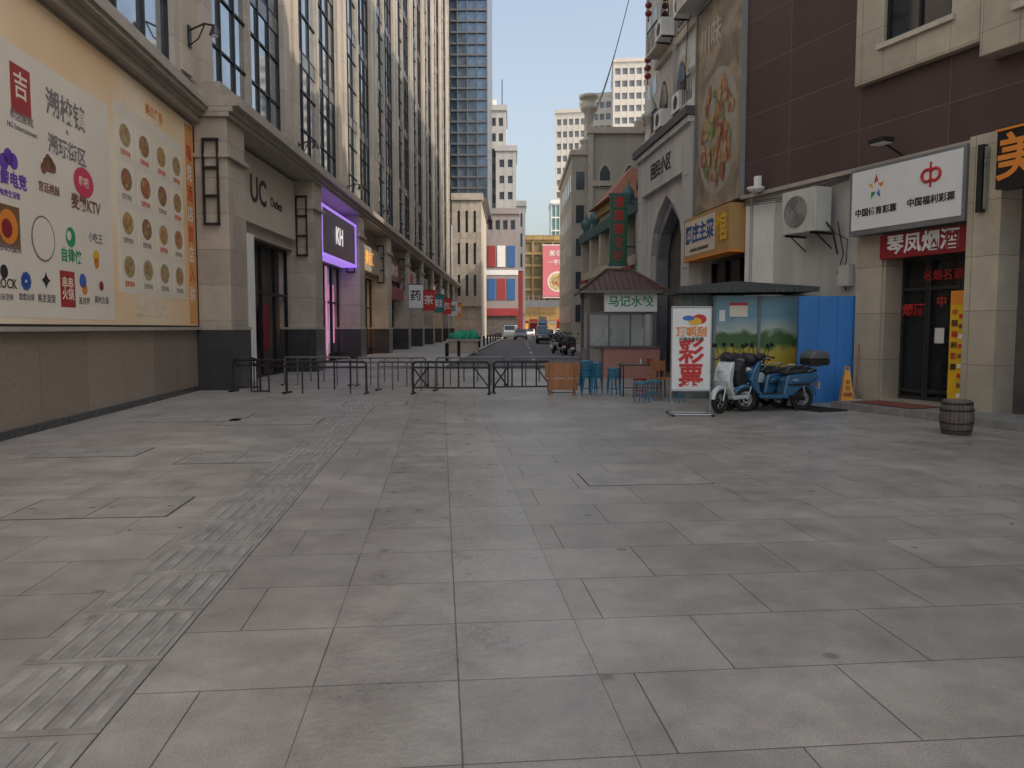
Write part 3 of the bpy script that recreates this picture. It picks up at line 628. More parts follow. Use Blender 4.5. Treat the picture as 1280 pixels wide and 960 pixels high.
for i in range(3): o.tube('cables',black,[(S0+.2,-.14,4.75-i*.04),(-1.9,-.15,4.66-i*.05),(-.1,-.14,4.8-i*.03)],.01)
o.box('meter_box',plas,-.35,-.05,-.12,.06,2.5,2.95)
o.done({'stone_window_bays':.02})
o=O('satellite_dish',(7.3,16.5,0),-67.9); o.lathe('dish',white,(S0+.75,-.25,4.95),[(0,-.05),(.12,-.03),(.2,.03),(.22,.08),(.2,.06),(.0,0)],16); o.tube('arm',mull,[(S0+.75,0,4.9),(S0+.75,-.25,4.92)],.02); o.box('receiver',white,S0+.68,S0+.84,-.26,-.16,5.0,5.3); o.done()
o=O('lottery_shop_sign',(7.3,16.5,0),-67.9)
o.box('case',M('sign_frame_grey',(.25,.26,.27),.4,metal=.5),.16,2.77,-.36,-.07,3.5,4.84); o.box('face',whiteS,.22,2.71,-.372,-.36,3.6,4.78)
o.text('lettering',ink,'中国体育彩票',(.83,-.376,3.93),.17,bold=.02); o.text('lettering',ink,'中国福利彩票',(2.08,-.376,3.96),.17,bold=.02)
for i,(mt) in enumerate([red,yellow,green,bl,orange]):
    a=rad(90+72*i); c=(.83+.14*math.cos(a),4.4+.15*math.sin(a)); o.faces('sports_logo',mt,[(c[0]-.05*math.sin(a)-.08*math.cos(a),-.378,c[1]+.05*math.cos(a)-.08*math.sin(a)),(c[0]+.06*math.cos(a),-.378,c[1]+.12*math.sin(a)),(c[0]+.05*math.sin(a)-.02*math.cos(a),-.378,c[1]-.05*math.cos(a)-.02*math.sin(a))],[(0,1,2)])
o.torus('welfare_logo',red,(2.0,-.376,4.42),.11,.03,20,6,60,330); o.torus('welfare_logo',red,(2.16,-.376,4.42),.11,.03,20,6,-120,150); o.box('welfare_logo',red,2.05,2.09,-.385,-.373,4.2,4.66)
o.done()
o=O('tobacco_shop_sign',(7.3,16.5,0),-67.9)
o.box('board',redD,.78,2.76,-.16,-.02,2.98,3.46); o.text('lettering',whiteS,'琴凤烟酒',(1.75,-.165,3.22),.40,bold=.02); o.done()
o=O('orange_shop_sign',(7.3,16.5,0),-67.9)
o.box('board',M('sign_black2',(.012,.012,.014),.3,var=0,bump=0),3.5,6,-.6,-.3,3.9,4.9); o.box('frame',orange,3.48,6,-.62,-.3,4.84,4.88); o.text('lettering',orange,'美味',(4.3,-.61,4.35),.8,bold=.02); o.done()
o=O('vertical_light_box',(7.3,16.5,0),-67.9); o.box('case',black,3.02,3.12,-.42,-.3,3.6,4.75); o.box('case',steel,3.14,3.17,-.4,-.3,3.65,4.7); o.done()
o=O('floodlight',(7.3,16.5,0),-67.9)
o.tube('arm',mull,[(1.1,0,5.0),(1.1,-.5,5.2)],.02); o.box('head',black,.92,1.3,-.72,-.45,5.18,5.27); o.box('lens',white,.95,1.27,-.7,-.47,5.165,5.18); o.done()
def acunit(loc,rz,w=.95,h=.85,d=.4):
    o=O('air_conditioner_unit',loc,rz)
    o.box('case',M('ac_white',(.55,.54,.50),.5,var=.18,vs=4,streak=1),0,w,-d-.15,-.15,0,h)
    o.disc('fan_recess',M('fan_dark',(.12,.12,.12),.6),(w*.42,-d-.153,h*.5),h*.38)
    for i in range(9): o.torus('fan_grille',MATS['ac_white'],(w*.42,-d-.165,h*.5),h*.37*(i+1)/9,.006,20,4)
    for i in range(5): o.box('louvres',plas,w*.86,w*.97,-d-.158,-d-.15,.15+i*.12,.2+i*.12)
    for x in(.12,w-.15): o.box('bracket',mull,x,x+.04,-d-.15,0,-.05,-.005); o.cyl('bracket',mull,(x+.02,0,-.35),(x+.02,-d,-.03),.015)
    o.tube('hose',black,[(w,-.3,.2),(w+.1,-.2,.0),(w+.1,-.05,-.5)],.02); o.done({'case':.02})
acunit((7.3+.376*(-1.6),16.5+.927*1.6,3.7),-67.9,1.05,.95,.45)
def Rp(s,n,z=0): return (7.3+.376*s-.927*n,16.5-.927*s-.376*n,z)
o=O('door_mat',Rp(1.7,.65,.13),-67.9); o.box('mat',M('mat_red',(.22,.06,.04),.9,var=.5,vs=12,bump=.5,bs=120),-.7,.7,-.35,.35,0,.015); o.box('border',black,-.73,.73,-.38,.38,0,.008); o.done()
o=O('rubber_mat',Rp(.75,1.75,0),-67.9); o.box('mat',M('mat_dark',(.04,.04,.04),.8,var=.4,vs=12,bump=.5,bs=120),-.55,.55,-.35,.35,0,.02)
for i in range(12): o.box('ribs',rubber,-.52+i*.09,-.48+i*.09,-.33,.33,.02,.026)
o.done()
o=O('advertising_banner_stand',Rp(2.6,.14,.13),-67.9)
o.box('panel',yellow,-.18,.18,-.02,.02,.05,1.9); o.box('panel_top',orange,-.18,.18,-.025,.025,1.9,2.15)
for i,ch in enumerate('中国福利彩票'): o.text('lettering',ink if i%2 else red,ch,(-.08,-.03,1.75-i*.2),.13)
for i in range(9): o.box('print',[white,brn,red][i%3],-.0,.15,-.024,-.02,.2+i*.18,.28+i*.18)
o.box('foot',black,-.2,.2,-.12,.12,0,.05); o.done()
o=O('broom',Rp(.32,.2,0),-20); o.tube('handle',wood,[(0,0,.25),(.05,.15,1.25)],.014); o.prism('bristles',M('bristle',(.25,.18,.09),.9,var=.4,vs=40),[(-.16,0),(.16,0),(.06,.28),(-.06,.28)],-.04,.04); o.done()
o=O('dustpan',Rp(.45,.35,0),-30); o.prism('pan',plas,[(-.16,0),(.16,0),(.14,.12),(-.14,.12)],-.12,.1); o.tube('handle',steel,[(0,.1,.1),(-.22,.16,.75)],.012); o.done()
cy=M('caution_orange_yellow',(.78,.34,.015),.4,var=.1,bump=0)
o=O('caution_floor_sign',(6.98,16.0,0),-10)
o.faces('body',cy,[(-.13,-.13,.03),(.13,-.13,.03),(.13,.13,.03),(-.13,.13,.03),(-.05,-.05,.72),(.05,-.05,.72),(.05,.05,.72),(-.05,.05,.72)],[(0,1,5,4),(1,2,6,5),(2,3,7,6),(3,0,4,7),(4,5,6,7),(0,3,2,1)])
o.box('base',cy,-.18,.18,-.18,.18,0,.03); o.torus('handle',cy,(0,0,.75),.05,.013,16,6); o.text('lettering',ink,'小',(0,-.10,.48),.1,rot=(rad(83),0,0)); o.text('lettering',ink,'心',(0,-.115,.36),.1,rot=(rad(83),0,0)); o.text('lettering',redD,'地滑',(0,-.13,.22),.09,rot=(rad(83),0,0)); o.done()
o=O('wooden_barrel_bin',(6.72,11.55,0),0)
bw=M('barrel_wood',(.15,.12,.10),.7,var=.35,vs=8,streak=1,bump=.3)
prof=[(.0,0),(.19,0),(.215,.1),(.232,.26),(.215,.42),(.19,.52),(.175,.52),(.17,.40),(0,.40)]
o.lathe('staves',bw,(0,0,0),prof,24)
for i in range(24):
    a=rad(15*i+7); o.tube('stave_gaps',ink,[(r*math.cos(a),r*math.sin(a),z) for r,z in prof[1:6]],.0035,4)
for z,r in((.06,.207),(.17,.227),(.36,.225),(.46,.208)): o.lathe('hoops',M('hoop',(.07,.065,.06),.5,metal=.7),(0,0,z),[(r,0),(r+.008,0),(r+.008,.03),(r,.03)],24)
o.done()
# ------------------------------------------------------------------ shed + blue panel
def muralmat():
    m=bpy.data.materials.new('mural_paint'); m.use_nodes=True; nt=m.node_tree;N=nt.nodes;L=nt.links;b=N['Principled BSDF']; b.inputs['Roughness'].default_value=.55
    tc=N.new('ShaderNodeTexCoord'); sp=N.new('ShaderNodeSeparateXYZ'); L.new(tc.outputs['Object'],sp.inputs[0])
    n=N.new('ShaderNodeTexNoise'); n.inputs['Scale'].default_value=3; n.inputs['Detail'].default_value=8; L.new(tc.outputs['Object'],n.inputs[0])
    q=N.new('ShaderNodeMath'); q.operation='MULTIPLY_ADD'; q.inputs[1].default_value=.5; L.new(n.outputs[0],q.inputs[0]); L.new(sp.outputs[2],q.inputs[2])
    mr=N.new('ShaderNodeMapRange'); mr.inputs[1].default_value=.25; mr.inputs[2].default_value=2.6; L.new(q.outputs[0],mr.inputs[0])
    r=N.new('ShaderNodeValToRGB'); e=r.color_ramp.elements; e[0].position=0; e[0].color=(.03,.10,.02,1); e[1].position=1; e[1].color=(.22,.36,.44,1)
    for p,c in((.22,(.05,.15,.02)),(.28,(.50,.36,.02)),(.48,(.50,.40,.06)),(.52,(.06,.16,.04)),(.60,(.07,.14,.05)),(.65,(.45,.52,.46)),(.8,(.16,.34,.44))): x=e.new(p); x.color=(*c,1)
    L.new(mr.outputs[0],r.inputs[0]); L.new(r.outputs[0],b.inputs['Base Color']); return m
mur=muralmat()
shm=M('shed_metal',(.16,.20,.18),.5,var=.2); shp=M('shed_post',(.16,.2,.22),.5)
o=O('painted_storage_shed',(3.5,17.1,0),0)
o.box('walls',shm,.3,1.0,.35,1.1,0,2.35)
o.box('walls',mur,1.0,3.0,.12,1.6,0,2.32)
for x in(.98,1.98,2.96): o.box('posts',shp,x,x+.06,.08,.14,0,2.32)
for x in(.28,.6,.94): o.box('posts',shp,x,x+.05,.3,.35,0,2.35)
o.box('notices',pcard,.36,.58,.33,.348,1.2,1.9); o.box('notices',pcard,1.35,1.75,.10,.118,1.85,2.1); o.box('notices',red,1.35,1.75,.098,.117,2.1,2.16); o.box('notices',whiteS,1.12,1.25,.1,.118,1.75,2.0)
for i in range(22):
    x=1.1+random.random()*1.8; z=.2+random.random()*.75; s=random.uniform(.03,.06); o.disc('painted_sunflowers',yellow,(x,.115-.0002*i,z),s,n=10); o.disc('painted_sunflowers',brn,(x,.110-.0002*i,z),s*.4,n=8)
o.prism('roof',M('roof_dark',(.06,.065,.065),.6,var=.3,vs=3),[(.12,2.36),(3.2,2.40),(3.2,2.5),(1.4,2.62),(.12,2.5)],-.25,1.5)
for i in range(20): o.box('roof_ribs',M('roof_rib',(.09,.095,.09),.6),.15+i*.15,.18+i*.15,-.27,-.25,2.38,2.48)
o.done()
bdk=M('blue_dark',(.02,.12,.35),.5)
o=O('blue_hoarding_panel',(6.15,16.55,0),-4)
o.box('panel',blueP,0,1.22,0,.04,0,2.28)
for x in(.0,.4,.8,1.19): o.box('posts',bdk,x,x+.03,.04,.09,0,2.25)
o.box('fold',bdk,.4,.408,-.006,0,0,2.28); o.box('fold',bdk,.8,.808,-.006,0,0,2.28); o.done()
# ------------------------------------------------------------------ dumpling kiosk
o=O('dumpling_kiosk',(2.45,25.2,0),0)
kt=M('kiosk_tile',(.13,.065,.055),.55,var=.25,vs=3,brick=(.25,.12,.01,.5,.4)); ks=M('kiosk_salmon',(.42,.20,.16),.5,var=.15,vs=3); kf=M('kiosk_frame',(.14,.13,.12),.4,metal=.4); kgy=M('kiosk_grey',(.28,.26,.25),.5)
w,d=2.25,2.2
for x in(0,w-.1):
    for y in(0,d-.1): o.box('posts',kf,x,x+.1,y,y+.1,0,2.8)
o.box('lower_walls',kgy,.1,w-.1,.02,.08,0,.9); o.box('lower_walls',kgy,.02,.08,.1,d-.1,0,.9); o.box('lower_walls',kgy,w-.08,w-.02,.1,d-.1,0,.9); o.box('back_wall',white,.1,w-.1,d-.08,d-.02,0,2.8)
o.box('counter',ks,.5,2.3,-.5,-.05,0,.95); o.box('counter_top',kf,.45,2.35,-.55,0,.95,1.0)
kg=bpy.data.materials.new('kiosk_glass'); kg.use_nodes=True; b=kg.node_tree.nodes['Principled BSDF']; b.inputs['Alpha'].default_value=.25; b.inputs['Roughness'].default_value=.03; b.inputs['Base Color'].default_value=(.7,.75,.75,1)
o.box('glass',kg,.1,w-.1,.04,.05,1.0,2.05); o.box('glass',kg,.04,.05,.1,d-.1,.9,2.6)
for x in(.7,1.4): o.box('window_bars',kf,x,x+.05,.02,.07,1.0,2.05)
o.box('window_bars',kf,.1,w-.1,.01,.08,.95,1.02); o.box('window_bars',kf,.1,w-.1,.01,.08,2.05,2.13)
o.box('sign_panel',whiteS,.55,w+.02,-.08,.0,2.13,2.75); o.text('sign_lettering',green,'马记水饺',(1.41,-.085,2.44),.37,bold=.02)
o.box('equipment',steel,.4,1.2,1.0,1.6,.0,1.3); o.box('equipment',whiteS,1.4,2.0,.9,1.5,0,1.6); o.cyl('pots',steel,(.8,1.2,1.3),(.8,1.2,1.6),.2,n=14)
e0,e1,f0,f1=-.25,w+.3,-.35,d+.3
o.faces('roof',kt,[(e0,f0,2.8),(e1,f0,2.8),(e1,f1,2.8),(e0,f1,2.8),(.75,d/2,3.55),(1.6,d/2,3.55)],[(0,1,5,4),(1,2,5),(2,3,4,5),(3,0,4),(0,3,2,1)])
o.box('eaves',kf,e0,e1,f0,f0+.06,2.72,2.82); o.box('eaves',kf,e0,e0+.06,f0+.06,f1,2.72,2.82); o.box('eaves',kf,e1-.06,e1,f0+.06,f1,2.72,2.82)
for a,bq in(((e0,f0,2.82),(.75,d/2,3.57)),((e1,f0,2.82),(1.6,d/2,3.57)),((.75,d/2,3.57),(1.6,d/2,3.57))): o.cyl('roof_ridges',kt,a,bq,.05,n=6)
for i in range(14):
    x=e0+.1+i*.19; c=min(1,max(0,1-(max(0,.75-x)/.95 if x<.75 else max(0,x-1.6)/.95)))
    o.cyl('roof_battens',kt,(x,f0,2.83),(x,f0+(d/2-f0)*c,2.83+.74*c),.02,n=5)
o.done()
# ------------------------------------------------------------------ barriers
def barrier(x0,y0,x1,y1,mat,h=.76,n=4,xb=False,r=.028):
    L_=math.hypot(x1-x0,y1-y0); o=O('steel_crowd_barrier',(x0,y0,0),math.degrees(math.atan2(y1-y0,x1-x0)))
    o.tube('frame',mat,[(0,0,0.02),(0,0,h-.06),(.06,0,h),(L_-.06,0,h),(L_,0,h-.06),(L_,0,.02)],r)
    o.cyl('rails',mat,(0,0,h-.13),(L_,0,h-.13),r*.75)
    if xb: o.cyl('rails',mat,(0,0,.16),(L_,0,.16),r*.75)
    for i in range(1,n+1):
        x=L_*i/(n+1); o.cyl('uprights',mat,(x,0,.16 if xb else .1),(x,0,h-.0),r*.7)
        if not xb and i in(1,n): o.cyl('uprights',mat,(x,0,0),(x,0,.12),r*.6)
    if xb:
        o.cyl('brace',mat,(L_*.0,0,.16),(L_/(n+1)*1,0,h-.13),r*.7); o.cyl('brace',mat,(L_/(n+1)*1,0,.16),(0,0,h-.13),r*.7)
        o.cyl('brace',mat,(L_,0,.16),(L_*n/(n+1),0,h-.13),r*.6)
    for x in(0,L_): o.cyl('feet',mat,(x,-.16,.02),(x,.16,.02),r*.8); o.box('foot_pads',black,x-.03,x+.03,-.19,-.14,0,.04); o.box('foot_pads',black,x-.03,x+.03,.14,.19,0,.04)
    o.done()
barrier(-7.0,19.3,-5.55,18.9,barr,.8,2)
barrier(-5.5,18.7,-3.55,18.7,barr,.78,4)
barrier(-3.45,19.8,-1.95,19.6,barg,.74,3)
barrier(-2.4,18.6,-.55,18.5,barr,.78,4,True)
barrier(-.45,18.8,.95,19.0,barr,.78,3,True)
barrier(-6.4,21.6,-4.5,21.4,barg,.78,4)
barrier(-4.3,21.3,-2.4,21.3,barg,.78,4)
barrier(-2.1,21.4,-.2,21.4,barg,.78,4)
barrier(0,21.4,1.9,21.5,barg,.78,4)
barrier(-7.0,20.6,-6.3,19.2,barr,.8,2)
# ------------------------------------------------------------------ furniture
o=O('folding_wooden_table',(.78,18.2,0),3)
o.box('tabletop',wood,0,.84,0,.035,.42,.78); o.box('lower_leaf',wood,.05,.79,.0,.03,.13,.40)
for x in(.1,.70): o.box('legs',wood,x,x+.04,-.06,-.01,0,.72); o.box('legs',wood,x,x+.04,.06,.25,.0,.04)
o.tube('frame',mull,[(.12,.0,.6),(.12,.3,.0)],.012); o.tube('frame',mull,[(.72,.0,.6),(.72,.3,.0)],.012); o.cyl('frame',mull,(.12,.28,.05),(.72,.28,.05),.01); o.box('edge',brn,-.004,.844,-.005,.04,.776,.79)
o.done({'tabletop':.006,'lower_leaf':.006})
def stool(o,x,y,z,mat,h=.44,r=.15):
    o.lathe('seat',mat,(x,y,z+h-.03),[(0,0),(r,0),(r+.006,.015),(r,.03),(0,.032)],18)
    for a in(45,135,225,315):
        c,s_=math.cos(rad(a)),math.sin(rad(a)); o.cyl('legs',mat,(x+c*r*.8,y+s_*r*.8,z+h-.03),(x+c*r*1.05,y+s_*r*1.05,z),.011,n=6)
    pts=[(x+math.cos(rad(a))*r*.97,y+math.sin(rad(a))*r*.97,z+.16) for a in(45,135,225,315,405)]; o.tube('stretchers',mat,pts,.008,6)
def stack(x,y,n):
    o=O('stacked_stools',(x,y,0),random.uniform(0,40)); stool(o,0,0,0,blueS)
    for i in range(1,n):
        o.lathe('seat',blueS,(random.uniform(-.01,.01),random.uniform(-.01,.01),.41+i*.055),[(0,0),(.16,0),(.166,.015),(.16,.03),(0,.032)],18)
        for a in(45,135,225,315):
            c,s_=math.cos(rad(a+i*3)),math.sin(rad(a+i*3)); o.cyl('legs',blueS,(c*.13,s_*.13,.41+i*.055),(c*.165,s_*.165,.0+i*.055),.011,n=6)
    o.done()
stack(1.78,18.3,8); stack(2.02,18.5,7); stack(2.42,18.2,5)
for x,y,m_ in((2.78,16.4,blueS),(3.15,17.0,blueS),(3.55,16.5,blueS),(2.95,17.7,redD)):
    o=O('stool',(x,y,0),random.uniform(0,60)); stool(o,0,0,0,m_,r=.16); o.done()
o=O('dining_table',(2.55,17.9,0),0); o.box('top',M('table_dark',(.05,.035,.03),.35,var=.2),0,1.0,0,.6,.72,.75)
for x in(.06,.94):
    for y in(.06,.54): o.cyl('legs',mull,(x,y,0),(x,y,.72),.015)
o.cyl('stretchers',mull,(.06,.06,.2),(.94,.06,.2),.01); o.cyl('dishes',steel,(.5,.3,.75),(.5,.3,.87),.05,.04); o.box('dishes',redD,.65,.78,.2,.3,.75,.88)
o.done({'top':.01})
o=O('wooden_chair',(3.35,17.4,0),20)
for x in(0,.36):
    o.cyl('legs',wood,(x,0,0),(x,0,.44),.018); o.cyl('legs',wood,(x,.36,0),(x,.4,.88),.018)
o.box('seat',wood,-.03,.39,-.03,.39,.43,.46); o.box('backrest',wood,0,.36,.37,.40,.62,.84); o.done()
o=O('lottery_stand_sign',(2.92,14.1,0),-2)
W_=.72
for x in(0,W_): o.cyl('frame',steel,(x,0,.03),(x,0,1.98),.014); o.cyl('frame',steel,(x,-.28,.02),(x,.28,.02),.018); o.box('feet',black,x-.03,x+.03,-.3,-.26,0,.04); o.box('feet',black,x-.03,x+.03,.26,.3,0,.04)
o.cyl('frame',steel,(0,0,1.98),(W_,0,1.98),.014); o.cyl('frame',steel,(0,0,.45),(W_,0,.45),.012); o.cyl('frame',steel,(0,-.2,.03),(W_,-.2,.03),.014); o.cyl('frame',steel,(0,.2,.03),(W_,.2,.03),.014)
o.box('panel',whiteS,.015,W_-.015,-.012,.012,.47,1.96)
o.text('lettering',red,'彩',(W_/2,-.016,1.14),.46,bold=.03); o.text('lettering',red,'票',(W_/2,-.016,.70),.46,bold=.03)
o.text('lettering',orange,'顶呱刮',(W_/2,-.016,1.52),.19,bold=.03); o.disc('logo',red,(.5,-.015,1.76),.09,rx=.13); o.disc('logo',yellow,(.42,-.017,1.72),.07,rx=.12); o.disc('logo',bl,(.3,-.019,1.78),.045,rx=.11); o.text('lettering',ink,'中国体育彩票',(W_/2,-.016,1.39),.075)
o.done()
# ------------------------------------------------------------------ scooter
def scooter(name,x,y,rz,body,seatm,box=False,basket=False,cover=False):
    o=O(name,(x,y,0),rz)
    for wx in(.62,-.56):
        o.torus('tyres',rubber,(wx,0,.235),.19,.045,28,10); o.torus('rims',steel,(wx,0,.235),.135,.014,24,6)
        for i in range(5):
            a=rad(72*i+10); o.cyl('rims',steel,(wx,0,.235),(wx+.13*math.cos(a),0,.235+.13*math.sin(a)),.013,n=6)
        o.cyl('hubs',mull,(wx,-.06,.235),(wx,.06,.235),.045,n=12); o.cyl('brake_discs',steel,(wx,.05,.235),(wx,.055,.235),.085,n=18)
    o.torus('fender',body,(.62,0,.235),.25,.05,14,8,10,150); o.torus('fender',body,(-.56,0,.235),.26,.055,12,8,40,170)
    for s in(-.075,.075): o.cyl('fork',steel,(.62,s,.235),(.47,s*.8,.66),.018)
    o.cyl('steering_stem',mull,(.49,0,.6),(.36,0,1.0),.03)
    o.prism('front_shield',body,[(.53,.46),(.60,.62),(.55,.80),(.46,.96),(.37,.97),(.40,.80),(.44,.62),(.40,.42),(.30,.30),(.36,.27)],-.17,.17)
    o.sph('front_shield_nose',body,(.50,0,.72),(.12,.15,.17)); o.sph('headlight',M('lamp_lens',(.6,.62,.65),.1,var=0,bump=0),(.56,0,.80),(.07,.085,.06)); 
    for s in(-1,1): o.sph('indicators',orange,(.54,s*.12,.70),(.03,.035,.03),8,6)
    o.prism('floorboard',body,[(.42,.30),(.36,.25),(-.2,.25),(-.2,.33),(.36,.33)],-.16,.16); o.box('floor_mat',rubber,-.15,.33,-.13,.13,.33,.34)
    o.prism('rear_body',body,[(-.08,.30),(-.14,.62),(-.18,.70),(-.62,.74),(-.84,.70),(-.80,.60),(-.62,.50),(-.42,.40),(-.30,.28)],-.15,.15)
    o.sph('rear_body_side',body,(-.45,0,.58),(.36,.185,.13)); o.box('motor_case',black,-.5,-.2,-.11,.11,.2,.38); o.cyl('swing_arm',mull,(-.25,.11,.26),(-.56,.11,.235),.03)
    o.box('trim',black,-.6,-.2,-.188,.188,.5,.53)
    o.cyl('shock_absorber',steel,(-.56,.13,.27),(-.5,.13,.56),.022)
    o.prism('seat',seatm,[(-.12,.70),(-.16,.78),(-.35,.775),(-.5,.80),(-.78,.82),(-.82,.76),(-.6,.73)],-.13,.13)
    o.sph('tail_light',red,(-.84,0,.66),(.03,.09,.035),10,6); o.box('licence_plate',white,-.88,-.87,-.1,.1,.42,.56)
    for s in(-.13,.13): o.tube('grab_rail',steel,[(-.6,s,.76),(-.85,s*.9,.86),(-.95,0,.87)],.012)
    o.tube('handlebar',black,[(.33,-.34,1.0),(.37,-.2,1.03),(.37,.2,1.03),(.33,.34,1.0)],.015); 
    for s in(-1,1):
        o.cyl('grips',rubber,(.335,s*.24,1.01),(.325,s*.36,1.0),.021); o.cyl('brake_levers',steel,(.38,s*.2,1.02),(.37,s*.35,1.0),.007,n=6)
        o.tube('mirrors',mull,[(.36,s*.2,1.04),(.36,s*.25,1.2),(.35,s*.28,1.24)],.007); o.sph('mirrors',black,(.35,s*.31,1.27),(.015,.065,.045),12,8)
    o.sph('dashboard',black,(.37,0,1.03),(.09,.13,.06)); o.tube('kickstand',mull,[(-.3,.08,.25),(-.34,.2,.01)],.012); o.tube('kickstand',mull,[(-.3,-.08,.25),(-.34,-.2,.01)],.012)
    if box:
        o.prism('top_box',M('topbox_black',(.02,.02,.022),.3),[(-.62,.88),(-.60,1.0),(-1.03,1.0),(-1.01,.88)],-.21,.21); o.prism('top_box_lid',M('topbox_lid',(.12,.13,.14),.3),[(-.595,1.002),(-.63,1.11),(-.74,1.17),(-.9,1.17),(-1.0,1.11),(-1.035,1.002)],-.215,.215); o.box('reflector',red,-1.035,-1.03,-.14,.14,.92,.97)
    if cover:
        cm=M('windproof_cover',(.02,.02,.028),.55,var=.3,vs=8,bump=.4,bs=9)
        o.prism('leg_cover',cm,[(.62,.5),(.64,.8),(.50,1.04),(.30,1.08),(.16,.9),(.10,.62),(.2,.42),(.4,.4)],-.24,.24); o.sph('leg_cover_sleeves',cm,(.33,.25,1.0),(.13,.14,.12)); o.sph('leg_cover_sleeves',cm,(.33,-.25,1.0),(.13,.14,.12))
    o.done({'front_shield':.03,'rear_body':.04,'seat':.03,'top_box':.03,'top_box_lid':.03,'floorboard':.015,'leg_cover':.07}); return o
wb=M('scooter_white',(.62,.66,.67),.25,var=.1,vs=8,bump=0,coat=.6); bb=M('scooter_blue',(.03,.12,.24),.25,var=.15,vs=8,bump=0,coat=.6); kb=M('scooter_black',(.02,.02,.022),.25,var=.06,bump=0,coat=.6)
seatb=M('seat_vinyl',(.02,.02,.02),.5,var=.2,bump=.1)
scooter('electric_scooter',4.35,14.75,222,wb,seatb)
scooter('electric_scooter',4.78,15.6,208,kb,seatb,False,False,True)
scooter('electric_scooter',4.80,15.1,200,bb,seatb,False,False,True)
scooter('electric_scooter',5.1,14.85,190,bb,seatb,True,False,False)
scooter('electric_scooter',5.45,15.9,200,kb,seatb)
for (x,y,r,b_) in((3.2,46,80,kb),(3.5,52,75,wb),(3.7,57,95,redD),(3.9,63,85,kb),(3.6,66,70,bb),(4.0,70,100,kb),(3.3,60,85,wb),(2.9,49,60,wb),(3.4,43,85,kb)):
    scooter('electric_scooter',x,y,r,b_,seatb,x>3.55,False,x<3.4)
# ------------------------------------------------------------------ vehicles far
def car(name,x,y,rz,bm_,van=False):
    o=O(name,(x,y,0),rz)
    if van: P=[(-2.2,.3),(-2.25,1.0),(-2.15,1.9),(-1.9,2.0),(1.2,2.0),(1.7,1.3),(2.2,1.05),(2.3,.6),(2.25,.3)]; win=[(-1.9,1.15),(-1.85,1.75),(1.05,1.75),(1.45,1.2)]
    else: P=[(-2.2,.3),(-2.25,.75),(-2.1,1.0),(-1.5,1.08),(-1.0,1.42),(.3,1.45),(1.0,1.05),(2.0,.92),(2.25,.65),(2.2,.3)]; win=[(-1.4,1.08),(-.95,1.34),(.25,1.36),(.85,1.06)]
    o.prism('body',bm_,P,-.85,.85); o.prism('side_windows',sg,win,-.86,.86)
    if van: o.prism('windscreen',sg,[(1.25,1.9),(1.68,1.33),(1.72,1.33),(1.29,1.92)],-.7,.7); o.box('rear_window',sg,-2.27,-2.2,-.65,.65,1.2,1.75)
    else: o.prism('windscreen',sg,[(.35,1.42),(.98,1.07),(1.02,1.08),(.38,1.45)],-.7,.7); o.prism('rear_window',sg,[(-1.48,1.1),(-1.03,1.4),(-1.08,1.42),(-1.53,1.11)],-.7,.7)
    for wx in(-1.4,1.4):
        for s in(-.78,.78): o.torus('tyres',rubber,(wx,s,.32),.22,.1,20,8); o.cyl('hubs',steel,(wx,s-.08,.32),(wx,s+.08,.32),.17,n=14)
    for s in(-.6,.6): o.box('headlights',white,2.2,2.27,s-.15,s+.15,.62,.78); o.box('tail_lights',red,-2.27,-2.2,s-.12,s+.12,.7,.9)
    o.done({'body':.08})
car('parked_van',-.2,112,-95,white,True); car('parked_van',-3,129,0,white,True); car('parked_car',3.6,88,-92,M('car_grey',(.2,.2,.21),.25,coat=.7)); car('parked_car',4.2,98,-92,white); car('parked_car',2,131,0,redD); car('parked_car',8,133,180,white); car('parked_car',3.4,80,-90,M('car_black',(.03,.03,.035),.25,coat=.7)); car('parked_car',1.2,105,-92,MATS['car_grey']); car('parked_car',2.6,118,-92,white); car('parked_van',4.4,112,-92,MATS['car_grey'],True)
gn=M('green_net',(.02,.32,.20),.7,var=.3,vs=6,bump=.5,bs=12)
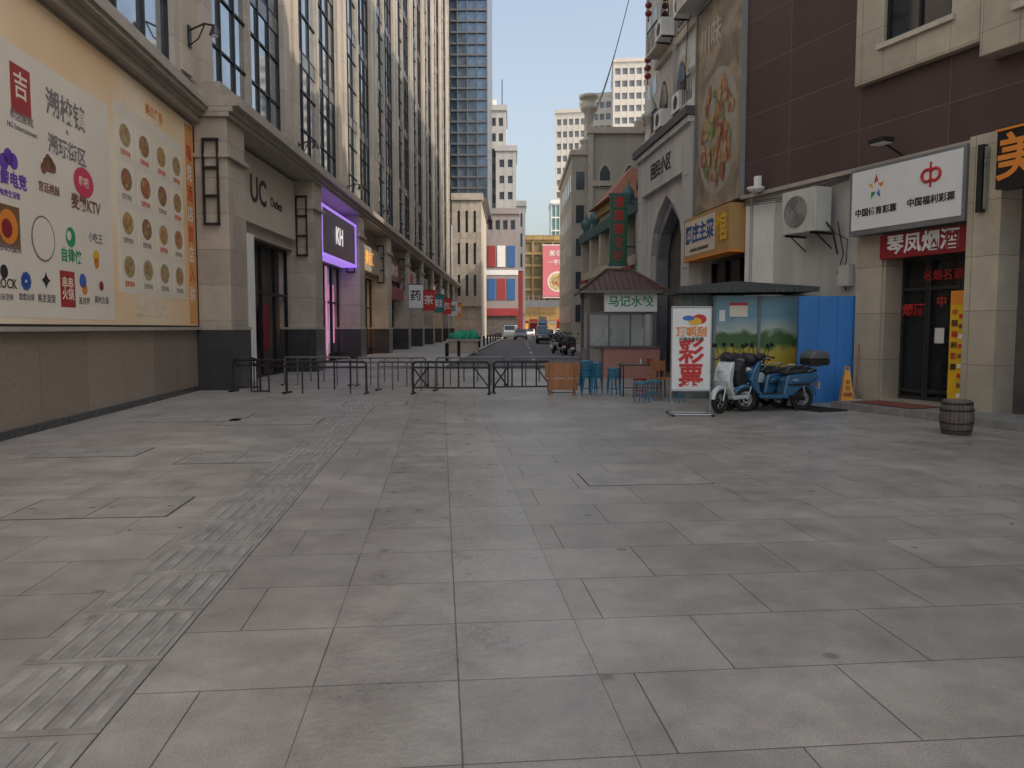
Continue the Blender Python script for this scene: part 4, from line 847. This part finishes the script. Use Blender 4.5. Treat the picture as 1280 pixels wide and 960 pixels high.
for x,y,s in((-2.9,46,1.25),(-3.4,54,1.0)):
    o=O('stone_planter',(x,y,.12),0); o.box('body',stone,-.7*s,.7*s,-.7,.7,0,.7); o.box('rim',mould,-.78*s,.78*s,-.78,.78,.7,.82)
    for k in range(7): o.sph('green_cover',gn,((-.5+k*.17)*s,random.uniform(-.3,.3),.9+random.uniform(-.05,.15)),(.3,.35,random.uniform(.25,.45)),10,6)
    o.done()
for y in range(34,110,6):
    o=O('bollard',(-2.95+.018*(y-30),y,.12),0); o.lathe('post',mull,(0,0,0),[(.08,0),(.08,.7),(.1,.72),(.1,.78),(.03,.84),(0,.85)],12); o.done()
o=O('overhead_cables',(0,0,0),0)
for k in range(3):
    pts=[]
    for i in range(13):
        q=i/12; pts.append((5.2+ (7.0-5.2)*q+k*.1, 31+44*q, 17+k*.4+ (20.5-17)*q-3*math.sin(q*math.pi)*.5))
    o.tube('cable_%d'%k,black,pts,.018,5)
o.done()
# ------------------------------------------------------------------ light
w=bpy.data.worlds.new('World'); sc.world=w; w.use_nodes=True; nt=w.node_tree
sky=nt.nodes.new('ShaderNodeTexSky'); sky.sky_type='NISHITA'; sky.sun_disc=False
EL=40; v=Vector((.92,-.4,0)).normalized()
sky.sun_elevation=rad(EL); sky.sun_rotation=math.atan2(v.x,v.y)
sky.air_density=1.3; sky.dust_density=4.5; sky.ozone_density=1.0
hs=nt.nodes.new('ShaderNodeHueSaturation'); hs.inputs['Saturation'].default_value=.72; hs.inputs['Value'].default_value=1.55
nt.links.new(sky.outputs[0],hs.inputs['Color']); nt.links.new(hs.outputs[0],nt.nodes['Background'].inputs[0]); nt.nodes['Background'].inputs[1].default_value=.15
s=bpy.data.lights.new('sun','SUN'); s.energy=3.4; s.angle=rad(.5); s.color=(1,.88,.72)
so=bpy.data.objects.new('sun',s); col.objects.link(so)
d=Vector((v.x*math.cos(rad(EL)),v.y*math.cos(rad(EL)),math.sin(rad(EL)))); so.rotation_euler=d.to_track_quat('Z','Y').to_euler(); so.location=(30,-30,60)
cam=bpy.data.cameras.new('camera'); cam.sensor_width=36; cam.lens=27.03; cam.clip_end=2500; cam.clip_start=.05
co=bpy.data.objects.new('camera',cam); col.objects.link(co); co.location=(0,0,1.6); co.rotation_euler=(rad(90-4.166),0,0); sc.camera=co
sc.view_settings.view_transform='Standard'; sc.view_settings.look='None'; sc.view_settings.exposure=0
